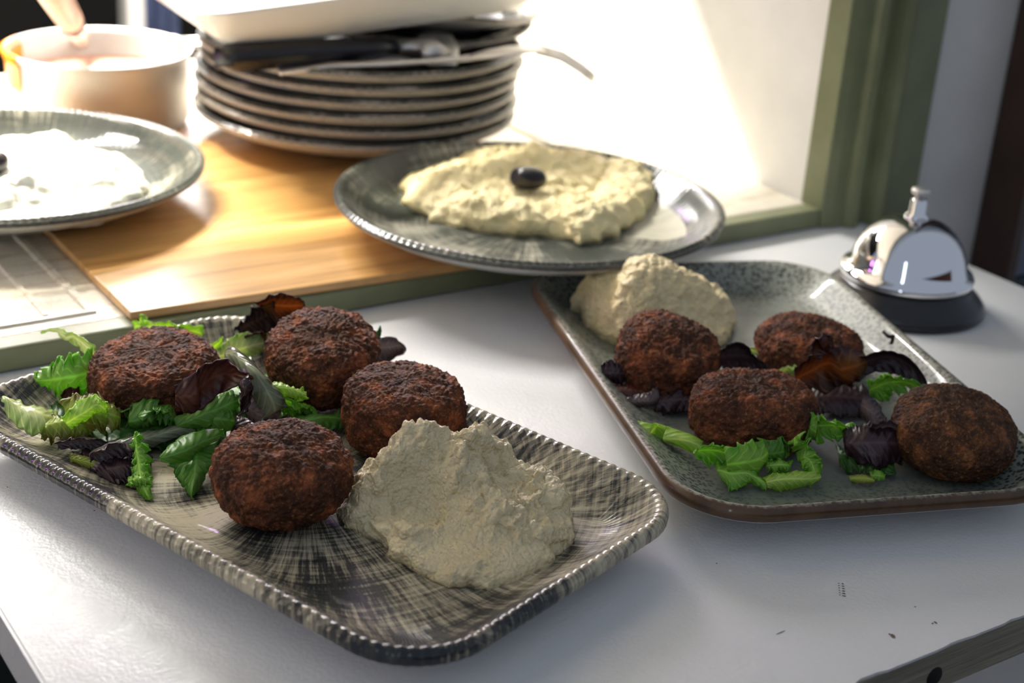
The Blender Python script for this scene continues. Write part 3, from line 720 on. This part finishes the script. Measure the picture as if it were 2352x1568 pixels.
leaf('dark purple leaf under the rolled purple one', [(235, 1060, .011), (265, 1050, .012), (300, 1050, .012)], [(255, 1100, .007), (285, 1112, .007), (312, 1095, .008)], 'l_purple', .0012, 3, .2, .002)
leaf('upright frilly bright green sprig near the rim', [(312, 988, .022), (335, 1000, .021), (345, 1040, .017), (350, 1090, .012), (350, 1145, .008)], [(305, 1025, .017), (310, 1045, .014), (305, 1070, .012), (298, 1105, .010), (335, 1148, .0075)], 'l_frill', .0030, 7, .35, .002, 8)
leaf('bright leaf scrap at the foot of the frilly sprig', [(292, 1095, .011), (320, 1085, .013), (350, 1095, .012)], [(300, 1118, .009), (325, 1125, .009), (348, 1118, .009)], 'l_frill', .0024, 5, .35, .002, 6)
leaf('flat yellow green leaf behind the flat-topped falafel', [(303, 735, .020), (350, 733, .022), (410, 742, .021), (475, 758, .019)], [(308, 770, .013), (355, 780, .012), (410, 785, .011), (455, 780, .012)], 'l_lime', .0018, 4, .25, .003, 4)
leaf('small upright lettuce tip behind the flat-topped falafel', [(322, 722, .022), (330, 722, .022), (338, 728, .021)], [(320, 750, .016), (330, 752, .016), (342, 752, .016)], 'l_lime', .0006, 3, .1, .001)
leaf('small pointed lime leaf between the two lettuce-bedded falafel', [(512, 772, .025), (500, 780, .023), (480, 792, .020), (462, 800, .017)], [(512, 775, .024), (506, 795, .019), (490, 812, .015), (470, 815, .014)], 'l_lime', .0006, 2, .1, .001)
leaf('pale arching lettuce tendril above the spiky leaf', [(92, 763, .020), (130, 751, .024), (165, 765, .026), (200, 785, .026), (228, 808, .022)], [(94, 766, .020), (130, 762, .022), (158, 785, .021), (180, 805, .019), (205, 820, .017)], 'l_pale', .0008, 3, .2, .001)
leaf('dark red leaf behind the tipped-up falafel', [(540, 755, .022), (560, 722, .030), (590, 695, .036), (625, 690, .037)], [(560, 780, .014), (590, 785, .013), (620, 780, .014), (640, 745, .022)], 'l_purple', .0016, 4, .15, .003)
leaf('amber brown translucent leaf above the tipped-up falafel', [(585, 692, .037), (630, 680, .041), (670, 678, .042), (700, 700, .038)], [(615, 725, .029), (645, 740, .026), (680, 735, .027), (705, 715, .033)], 'l_amber', .0010, 3, .1, .002)
leaf('pale green leaf tangle left of the tipped-up falafel', [(500, 800, .018), (530, 772, .023), (570, 760, .025), (615, 765, .023)], [(510, 835, .012), (550, 830, .012), (590, 815, .014), (620, 800, .016)], 'l_pale', .0018, 4, .25, .003)
leaf('dark olive leaf scrap left of the tipped-up falafel', [(560, 770, .024), (585, 760, .026), (612, 765, .025)], [(565, 790, .019), (590, 795, .018), (612, 790, .019)], 'l_amber', .0012, 4, .2, .002)
leaf('round grey purple leaf poking out right of the tipped-up falafel', [(870, 775, .024), (895, 772, .026), (918, 785, .025), (930, 805, .022)], [(868, 825, .014), (890, 832, .013), (910, 820, .016), (928, 812, .020)], 'l_mauve', .0005, 2, .05, .003)
leaf('tiny dark leaf point right of the tipped-up falafel', [(862, 765, .026), (868, 755, .028), (873, 748, .029)], [(866, 785, .021), (873, 778, .023), (875, 750, .0285)], 'l_deep', .0003, 2, .1, .0005)
leaf('tiny dark leaf tip over the tipped-up falafel', [(770, 722, .038), (790, 714, .040), (800, 716, .039)], [(772, 735, .035), (795, 735, .034), (803, 728, .036)], 'l_deep', .0003, 2, .1, .0005)
leaf('shaded green leaf between the three falafel', [(640, 965, .013), (690, 950, .015), (740, 945, .014), (790, 955, .011)], [(650, 995, .009), (700, 1000, .009), (750, 995, .009), (790, 985, .009)], 'l_green', .0016, 4, .2, .003)
leaf('dark purple leaf under the grey purple tip', [(535, 955, .014), (580, 960, .014), (640, 955, .014), (690, 960, .012)], [(530, 1000, .009), (580, 1008, .0085), (640, 1005, .0085), (690, 990, .009)], 'l_purple', .0012, 4, .2, .002)
leaf('red leaf scrap under the spiky lettuce', [(138, 905, .017), (160, 892, .019), (182, 888, .019)], [(145, 918, .014), (165, 918, .014), (183, 910, .015)], 'l_red', .0006, 2, .1, .001)
leaf('dark green leaf lying under the folded bright leaf', [(180, 960, .012), (260, 950, .013), (350, 955, .013), (430, 965, .012), (520, 970, .011)], [(200, 1030, .0078), (280, 1045, .0078), (360, 1035, .0078), (440, 1020, .0078), (520, 1010, .0078)], 'l_deep', .0020, 5, .2, .002)
leaf('dark leaf bed left under the red-leafed falafel', [(110, 930, .012), (170, 915, .012), (240, 905, .012), (330, 905, .012)], [(150, 1010, .0078), (220, 1000, .0078), (300, 985, .0078), (360, 975, .0078)], 'l_deep', .0020, 5, .2, .002)
leaf('green leaf bed under the glossy pale leaf', [(505, 840, .012), (560, 850, .012), (620, 870, .012), (680, 890, .012)], [(520, 940, .0078), (580, 960, .0078), (640, 965, .0078), (720, 950, .0078)], 'l_green', .0020, 5, .2, .002)
leaf('yellow green scrap by the dried purple curl', [(160, 1040, .011), (200, 1048, .011), (235, 1062, .010)], [(165, 1062, .008), (200, 1075, .0078), (235, 1085, .0078)], 'l_olive', .0010, 4, .2, .001)
leaf('dark purple leaf pressed to the plate near the frilly sprig', [(165, 1035, .009), (220, 1030, .010), (290, 1040, .010), (350, 1050, .009)], [(215, 1085, .0075), (260, 1110, .0075), (310, 1120, .0075), (345, 1100, .0075)], 'l_purple', .0014, 4, .2, .002)
leaf('yellow green ruffled leaf edge over the curly olive leaf', [(140, 955, .022), (175, 925, .027), (215, 905, .029), (250, 925, .026)], [(165, 985, .017), (195, 965, .020), (225, 950, .022), (250, 950, .021)], 'l_lime', .0024, 4, .25, .003)
leaf('green leaf crumpled under the red brown leaf', [(420, 950, .018), (455, 930, .020), (500, 925, .021), (540, 945, .018)], [(425, 990, .011), (465, 1000, .010), (505, 1000, .010), (540, 985, .011)], 'l_green', .0022, 4, .2, .003)
leaf('light green curled leaf beside the glossy pale leaf', [(560, 880, .027), (600, 900, .027), (650, 915, .025), (690, 935, .021)], [(570, 925, .019), (610, 945, .017), (650, 950, .016), (690, 952, .015)], 'l_frill', .0018, 4, .25, .003)
# --- speckled plate
G2 = 'salad leaves on the speckled plate'
leaf('dark curled leaf at the rim beside the falafel touching hummus', [(1378, 838, .019), (1395, 822, .022), (1420, 828, .021), (1445, 850, .017)], [(1385, 872, .012), (1405, 885, .011), (1430, 885, .011), (1448, 872, .012)], 'l_purple', .0018, 4, .3, .003, group=G2)
leaf('pale scrap by the dark curled leaf at the rim', [(1405, 850, .017), (1425, 840, .019), (1440, 848, .018)], [(1410, 872, .013), (1428, 868, .014), (1440, 862, .015)], 'l_pale', .0010, 4, .3, .001, group=G2)
leaf('red brown leaf under the falafel touching hummus', [(1405, 885, .013), (1450, 878, .014), (1500, 885, .013)], [(1420, 915, .009), (1460, 925, .0085), (1500, 920, .009)], 'l_red', .0010, 3, .2, .002, group=G2)
leaf('mauve leaf tongue under the falafel touching hummus', [(1432, 915, .012), (1465, 905, .014), (1492, 898, .016), (1508, 888, .018)], [(1440, 930, .0095), (1470, 936, .009), (1500, 930, .010), (1515, 912, .013)], 'l_mauve', .0010, 3, .1, .002, group=G2)
leaf('dark purple leaf lying between two falafel of the speckled plate', [(1500, 905, .013), (1560, 900, .013), (1610, 900, .012)], [(1500, 945, .0078), (1550, 950, .0078), (1600, 945, .0078)], 'l_purple', .0014, 3, .2, .002, group=G2)
leaf('dark purple cupped leaf between the falafel pair behind', [(1655, 800, .030), (1680, 785, .033), (1710, 788, .032), (1730, 815, .027), (1765, 845, .020)], [(1660, 850, .019), (1690, 865, .016), (1720, 868, .015), (1745, 865, .015), (1775, 855, .017)], 'l_purple', .0012, 3, .1, .004, group=G2)
leaf('pale lettuce stem scrap in front of the purple-leaf falafel', [(1785, 850, .016), (1810, 842, .018), (1835, 850, .017)], [(1790, 866, .013), (1812, 868, .012), (1835, 865, .013)], 'l_pale', .0010, 4, .3, .002, group=G2)
leaf('light scrap stuck to the purple-leaf falafel', [(1715, 800, .026), (1728, 798, .027), (1740, 808, .025)], [(1720, 812, .023), (1730, 815, .023), (1740, 814, .0235)], 'l_pale', .0004, 3, .2, .0005, group=G2)
leaf('big olive brown leaf draped over the purple-leaf falafel', [(1825, 850, .024), (1850, 820, .030), (1880, 795, .036), (1930, 790, .036), (1985, 805, .030)], [(1835, 900, .013), (1870, 905, .013), (1920, 895, .015), (1965, 880, .017), (2000, 850, .021)], 'l_amber', .0018, 4, .2, .004, group=G2)
leaf('crimson leaf tip on the purple-leaf falafel', [(1862, 810, .034), (1872, 780, .040), (1890, 765, .042), (1912, 775, .040)], [(1878, 828, .030), (1892, 815, .032), (1905, 805, .034), (1915, 795, .036)], 'l_red', .0008, 3, .1, .001, group=G2)
leaf('long dark purple leaf arching to the far rim', [(1960, 820, .029), (2010, 808, .032), (2060, 808, .032), (2105, 835, .028), (2140, 895, .018)], [(1965, 870, .019), (2005, 860, .021), (2050, 858, .021), (2090, 880, .018), (2125, 905, .015)], 'l_purple', .0010, 3, .1, .004, group=G2)
leaf('bright green ruffled leaf beside the ochre falafel', [(1995, 880, .026), (2015, 858, .030), (2045, 850, .031), (2080, 868, .027), (2128, 885, .022)], [(2002, 918, .017), (2025, 930, .015), (2055, 920, .016), (2085, 905, .018), (2120, 900, .019)], 'l_frill', .0024, 5, .35, .003, 5, group=G2)
leaf('mauve strip hanging below the bright ruffled leaf', [(1985, 905, .021), (2010, 915, .020), (2030, 945, .016), (2045, 985, .012)], [(1980, 950, .013), (1998, 985, .010), (2010, 1000, .009), (2035, 1000, .009)], 'l_mauve', .0010, 3, .2, .002, group=G2)
leaf('dark red frilled leaf between the green frill and ochre falafel', [(1935, 985, .020), (1975, 970, .023), (2020, 965, .024), (2075, 985, .020)], [(1945, 1055, .010), (1985, 1075, .009), (2030, 1080, .009), (2075, 1065, .010)], 'l_purple', .0022, 3, .25, .004, group=G2)
leaf('mauve leaf fold lying on the dark red frill', [(1975, 985, .022), (2005, 975, .025), (2035, 962, .027), (2060, 970, .025)], [(1985, 1000, .018), (2015, 1008, .017), (2040, 1005, .018), (2060, 995, .020)], 'l_mauve', .0012, 4, .2, .002, group=G2)
leaf('shaded green leaf under the dark red frill', [(1920, 1020, .011), (1980, 1040, .010), (2050, 1060, .010)], [(1930, 1075, .0078), (1985, 1090, .0078), (2060, 1092, .0078)], 'l_deep', .0016, 4, .2, .002, group=G2)
leaf('pale thick lettuce stem lying in front of a falafel', [(1438, 968, .014), (1480, 968, .015), (1530, 980, .015), (1580, 995, .014), (1615, 1015, .012)], [(1440, 982, .011), (1480, 995, .010), (1530, 1012, .009), (1580, 1035, .0085), (1605, 1042, .0085)], 'l_lime', .0006, 2, .08, .004, group=G2)
leaf('broad green leaf curling at the front of the speckled plate', [(1590, 1040, .017), (1625, 1022, .021), (1670, 1018, .022), (1720, 1010, .022), (1755, 1005, .021)], [(1600, 1052, .014), (1640, 1072, .010), (1680, 1095, .0085), (1720, 1100, .008), (1765, 1060, .011)], 'l_frill', .0024, 4, .25, .004, group=G2)
leaf('ragged green leaf point below the broad curling leaf', [(1640, 1060, .012), (1680, 1065, .012), (1720, 1075, .012), (1765, 1100, .010)], [(1660, 1105, .0078), (1680, 1128, .0075), (1720, 1112, .0078), (1760, 1125, .0075)], 'l_frill', .0016, 4, .35, .002, group=G2)
leaf('striped green leaf strip under the flat-topped falafel', [(1735, 1020, .018), (1765, 1008, .020), (1795, 1003, .021), (1812, 1020, .018)], [(1745, 1065, .010), (1775, 1065, .010), (1800, 1055, .011), (1812, 1040, .014)], 'l_green', .0010, 3, .1, .003, group=G2)
leaf('upright twisted green frill at the front of the speckled plate', [(1848, 985, .026), (1855, 1015, .022), (1880, 1035, .018), (1890, 1060, .014), (1885, 1100, .009)], [(1812, 1020, .018), (1825, 1045, .014), (1830, 1065, .012), (1840, 1085, .010), (1860, 1112, .0078)], 'l_frill', .0026, 5, .3, .003, 5, group=G2)
leaf('green frill behind the twisted one beside the flat-topped falafel', [(1868, 945, .026), (1890, 955, .026), (1930, 962, .024), (1965, 975, .020)], [(1850, 1010, .015), (1885, 1020, .013), (1915, 1010, .014), (1950, 1000, .015)], 'l_frill', .0024, 5, .3, .003, 6, group=G2)
leaf('bright green leaf lying along the front rim', [(1755, 1095, .011), (1800, 1082, .013), (1850, 1080, .013), (1885, 1085, .011)], [(1765, 1122, .0076), (1800, 1126, .0076), (1840, 1120, .0076), (1880, 1105, .0085)], 'l_lime', .0016, 5, .25, .003, group=G2)
leaf('small curly green scraps between the front leaves', [(1755, 1055, .013), (1785, 1050, .014), (1815, 1060, .012)], [(1765, 1085, .009), (1790, 1090, .009), (1812, 1085, .009)], 'l_frill', .0022, 6, .35, .002, 7, group=G2)
leaf('olive flat leaf scrap near the brown front edge', [(1950, 1092, .0095), (1980, 1088, .010), (2010, 1100, .009)], [(1955, 1105, .0078), (1985, 1110, .0076), (2008, 1108, .0078)], 'l_olive', .0006, 3, .1, .001, group=G2)
leaf('small bright green tip near the brown front edge', [(1998, 1082, .011), (2015, 1078, .012), (2032, 1090, .010)], [(2002, 1098, .0085), (2018, 1104, .008), (2030, 1100, .0085)], 'l_frill', .0010, 4, .3, .001, group=G2)
leaf('dark twig of leaf sticking over the rim by the bell', [(2030, 758, .024), (2042, 768, .023), (2055, 768, .023), (2052, 790, .019)], [(2028, 762, .023), (2038, 775, .0215), (2046, 778, .021), (2042, 792, .0185)], 'l_purple', .0003, 2, .1, .0005, group=G2)
leaf('dark purple leaf bed under the olive brown leaf', [(1860, 885, .013), (1930, 880, .014), (2000, 890, .013)], [(1880, 950, .0078), (1940, 960, .0078), (2010, 960, .0078)], 'l_purple', .0014, 4, .2, .002, group=G2)

# ------------------------------------------------------------------ service bell
bl = W(2070, 697, 0)
bell = tag(empty('service_bell', (float(bl[0]), float(bl[1]), .0002)), 'chrome service bell with black base standing on the white shelf', 'bell')
lathe('base', [(0, .0), (.0405, .0), (.0415, .0012), (.0412, .004), (.0385, .0075), (.0350, .0105), (.0335, .0125), (.0330, .0140), (0, .0140)], M['black'], bell, 96)
dome = [(.0, .0470), (.004, .0469), (.0085, .0462), (.0130, .0447), (.0175, .0422), (.0215, .0388), (.0250, .0343), (.0275, .0292), (.0290, .0243), (.0298, .0212), (.0306, .0200), (.0330, .0192), (.0336, .0180), (.0336, .0162), (.0328, .0150), (.0300, .0150)]
lathe('dome', dome, M['chrome'], bell, 96)
lathe('stem', [(.0, .0466), (.0062, .0466), (.0058, .0480), (.0042, .0490), (.0040, .0560), (.0030, .0566), (0, .0566)], M['chrome'], bell, 40)
lathe('button', [(0, .0560), (.0024, .0562), (.0026, .0590), (.0044, .0592), (.0047, .0602), (.0045, .0614), (.0030, .0620), (0, .0621)], M['steel'], bell, 40)

# ------------------------------------------------------------------ cutlery and platter on the stack
def on(px, py, z): return W(px, py, z)
tz = ZS + .004
turner = tag(empty('turner', tuple(map(float, on(490, 125, tz)))), 'steel turner with black handle lying on the stacked plates', 'turner')
T0 = np.array(turner.location)
hpts = [on(x, y, tz + k) - T0 for x, y, k in ((495, 133, .001), (540, 131, .002), (640, 124, .002), (760, 117, .002), (860, 111, .0015), (905, 108, .001))]
tube('handle', hpts, [.0062, .0082, .0080, .0072, .0060, .0048], M['black'], turner, 16, 1.15)
tube('neck', [on(900, 108, tz) - T0, on(940, 105, tz + .001) - T0, on(985, 108, tz + .001) - T0, on(1005, 130, tz - .002) - T0], [.0036, .0040, .0055, .0060], M['steel'], turner, 12, 1.5)
tube('blade', [on(1000, 80, tz + .004) - T0, on(1008, 110, tz) - T0, on(1015, 150, tz - .006) - T0], [.0016, .0018, .0014], M['steel'], turner, 12, 6.5)
fz = ZS + .0015
fork = tag(empty('fork', tuple(map(float, on(650, 160, fz)))), 'steel fork lying over the edge of the stacked plates', 'fork')
F0 = np.array(fork.location)
def fp(x, y, z): return on(x, y, z) - F0
tube('handle', [fp(640, 165, fz - .004), fp(760, 150, fz - .001), fp(880, 148, fz + .001), fp(1000, 140, fz + .003), fp(1090, 132, fz + .005)], [.0016, .0018, .0016, .0014, .0016], M['steel'], fork, 10, [3.2, 2.8, 1.8, 1.5, 2.4])
tube('head', [fp(1080, 133, fz + .005), fp(1130, 124, fz + .007), fp(1185, 115, fz + .008), fp(1240, 113, fz + .007)], [.0014, .0017, .0016, .0013], M['steel'], fork, 10, [2.6, 5.0, 6.0, 5.6])
for k in range(4):
    o = k * 5 - 7
    tube('tine', [fp(1236 - o * .5, 113 + o, fz + .007), fp(1290 - o * .5, 128 + o, fz + .004), fp(1335 - o * .5, 156 + o, fz - .001), fp(1366 - o * .5, 182 + o, fz - .006)], [.0012, .0011, .0009, .0005], M['steel'], fork, 8, 1.3)
spn = tag(empty('dessert_spoon', tuple(map(float, on(700, 165, ZS - .004)))), 'steel spoon lying in the top plate under the turner', 'spoon')
S0 = np.array(spn.location)
tube('bowl', [on(790, 140, ZS - .002) - S0, on(830, 137, ZS - .001) - S0, on(890, 136, ZS - .0005) - S0, on(945, 139, ZS - .001) - S0], [.0010, .0022, .0024, .0010], M['steel'], spn, 14, [3, 4.6, 4.6, 2.5])
tube('handle', [on(795, 140, ZS - .002) - S0, on(730, 150, ZS - .003) - S0, on(650, 158, ZS - .004) - S0], [.0012, .0012, .0014], M['steel'], spn, 10, [2, 2, 3])
# white flared platter on top of the tilted plates
plat = plate_mesh('white_platter', .114, .072, .020, [(.071, .001, -1, 0), (.026, .001, -1, 0), (.023, 0, -1, 0), (.020, .001, -1, 0), (.008, .014, -1, 0), (.0005, .025, -1, 0), (0, .0265, 0, 0), (.001, .0275, 0, 0), (.003, .0268, 0, 0), (.010, .0165, 0, 0), (.020, .0055, 0, 0), (.028, .0040, 0, 0), (.071, .0040, 0, 0)], M['dish'])
plat.location = (.440, .822, .0915); plat.rotation_euler = (0, math.radians(-5), math.radians(-5))
tag(plat, 'white rectangular platter with flared sides on top of the plate stack', 'platter')

# ------------------------------------------------------------------ saucepan with spoon
PC = (.318, .918); PR = .0545; PH = .046
pan = tag(empty('saucepan', PC + (ZC + .0003,)), 'small steel saucepan with orange sauce on its rim behind the tzatziki plate', 'saucepan')
lathe('body', [(0, 0), (PR - .006, 0), (PR - .002, .002), (PR, .006), (PR, PH - .004), (PR + .0022, PH - .001), (PR + .0030, PH + .0005), (PR + .0016, PH + .0012), (PR - .0016, PH - .002), (PR - .0018, .006), (PR - .006, .0022), (0, .0022)], M['pansteel'], pan, 96)
lathe('sauce', [(0, PH - .017), (PR - .0019, PH - .017), (PR - .0019, PH - .0165)], M['soup'], pan, 64)
sp = []; sfc = []
a0 = math.atan2(*(W(20, 120, .055) - np.array(PC + (0,)))[1::-1])
for i in range(25):
    a = a0 - .55 + 1.1 * i / 24; wv = 1 + .25 * noise.noise(Vector((a * 6, 0, 0)))
    for r, z in ((PR - .0022, PH - .016 * wv), (PR - .0024, PH - .004), (PR + .0008, PH + .0018), (PR + .0036, PH + .0006), (PR + .0012, PH - .006), (PR + .0008, PH - .020 * wv)):
        sp.append((r * math.cos(a), r * math.sin(a), z))
for i in range(24):
    for k in range(5): sfc.append((i * 6 + k, (i + 1) * 6 + k, (i + 1) * 6 + k + 1, i * 6 + k + 1))
mesh('sauce_smear', sp, sfc, M['sauce'], pan)
h0 = np.array(PC + (ZC,))
for dy in (-6, 9):
    tube('handle_rod', [W(405, 98 + dy, .054) - h0, W(440, 97 + dy, .057) - h0, W(485, 96 + dy, .060) - h0], .0016, M['steel'], pan, 10)
tube('handle_mount', [W(398, 92, .054) - h0, W(400, 112, .050) - h0], .004, M['steel'], pan, 12, 1.4)
sp0 = W(178, 75, ZC + PH + .006)
ladle = tag(empty('ladle', tuple(map(float, sp0))), 'ladle with pale wooden handle and dark ferrule standing in the saucepan', 'ladle')
dirv = (W(96, -60, .135) - sp0); 
tube('neck', [-.35 * dirv, 0 * dirv, .16 * dirv], [.0045, .0062, .0056], M['steel'], ladle, 16)
tube('ferrule', [.15 * dirv, .20 * dirv, .28 * dirv], [.0070, .0078, .0078], M['black'], ladle, 16)
tube('handle', [.27 * dirv, .5 * dirv, 1.0 * dirv, 1.8 * dirv], [.0078, .0084, .0092, .0080], M['handle_wood'], ladle, 16)

# ------------------------------------------------------------------ kitchen behind the counter
q = WY(305, 30, 1.75)
post = box('steel_post', (float(q[0]) - .012, 1.74, -.9495), (float(q[0]) + .012, 1.765, .20), M['steel'], bev=.003)
tag(post, 'brushed steel post of a kitchen rack behind the saucepan', 'post')
q = WY(352, 30, 1.80)
cv = []; cf = []
for i in range(15):
    for z in (-.95, -.55, -.15, .2):
        cv.append((float(q[0]) - .022 + .058 * i / 14, 1.80 + .008 * math.sin(i * 1.5) + .002 * z, z))
for i in range(14):
    for k in range(3): cf.append((i * 4 + k, (i + 1) * 4 + k, (i + 1) * 4 + k + 1, i * 4 + k + 1))
cl = mesh('hanging_apron', cv, cf, M['blue']); s = cl.modifiers.new('thickness', 'SOLIDIFY'); s.thickness = .004
tag(cl, 'navy cloth hanging beside the steel kitchen post', 'cloth')

# ------------------------------------------------------------------ glazed cabinet on the dining wall right of the hatch
cab = tag(empty('wall_cabinet', (.781, YW, -.35)), 'dark brown framed glazed cabinet on the wall beside the hatch', 'cabinet')
zb = -.35
box('carcass', (.004, -.020, 0), (.36, -.0005, 1.4), M['brown'], cab)
box('frame_stile', (0, -.030, 0), (.012, -.0005, 1.4), M['brown'], cab, .002)
box('frame_stile', (.348, -.030, 0), (.36, -.0005, 1.4), M['brown'], cab, .002)
for z0, z1, mt in ((0.0, .30, 'glass'), (.30, .365, 'panelgrey'), (.365, .40, 'glass'), (.40, .435, 'panelgrey'), (.435, .62, 'hole'), (.62, 1.0, 'glass'), (1.0, 1.4, 'glass')):
    box('pane', (.0125, -.026, z0 + .001), (.3475, -.0205, z1 - .001), M[mt], cab)

# ------------------------------------------------------------------ dining room side, mirrored in the bell
sb = tag(empty('sideboard', (.7, -1.35, -.95)), 'red brown wooden sideboard standing in the dining room opposite the hatch', 'sideboard')
mr = plain('red_brown_wood', (.20, .050, .026), .5, var=.25, vs=8)
box('top', (-1.50, -.26, 1.26), (1.50, .26, 1.30), M['brown'], sb, .004)
box('body', (-1.46, -.24, .08), (1.46, .23, 1.26), mr, sb)
box('plinth', (-1.40, -.20, 0), (1.40, .20, .08), M['hole'], sb)
for k in range(4):
    d = box('door', (-1.44 + k * .725, .2305, .12), (-1.44 + k * .725 + .70, .25, 1.22), mr, sb, .004)
    box('knob', (-1.44 + k * .725 + .04, .2505, .68), (-1.44 + k * .725 + .06, .27, .70), M['steel'], d, .003)
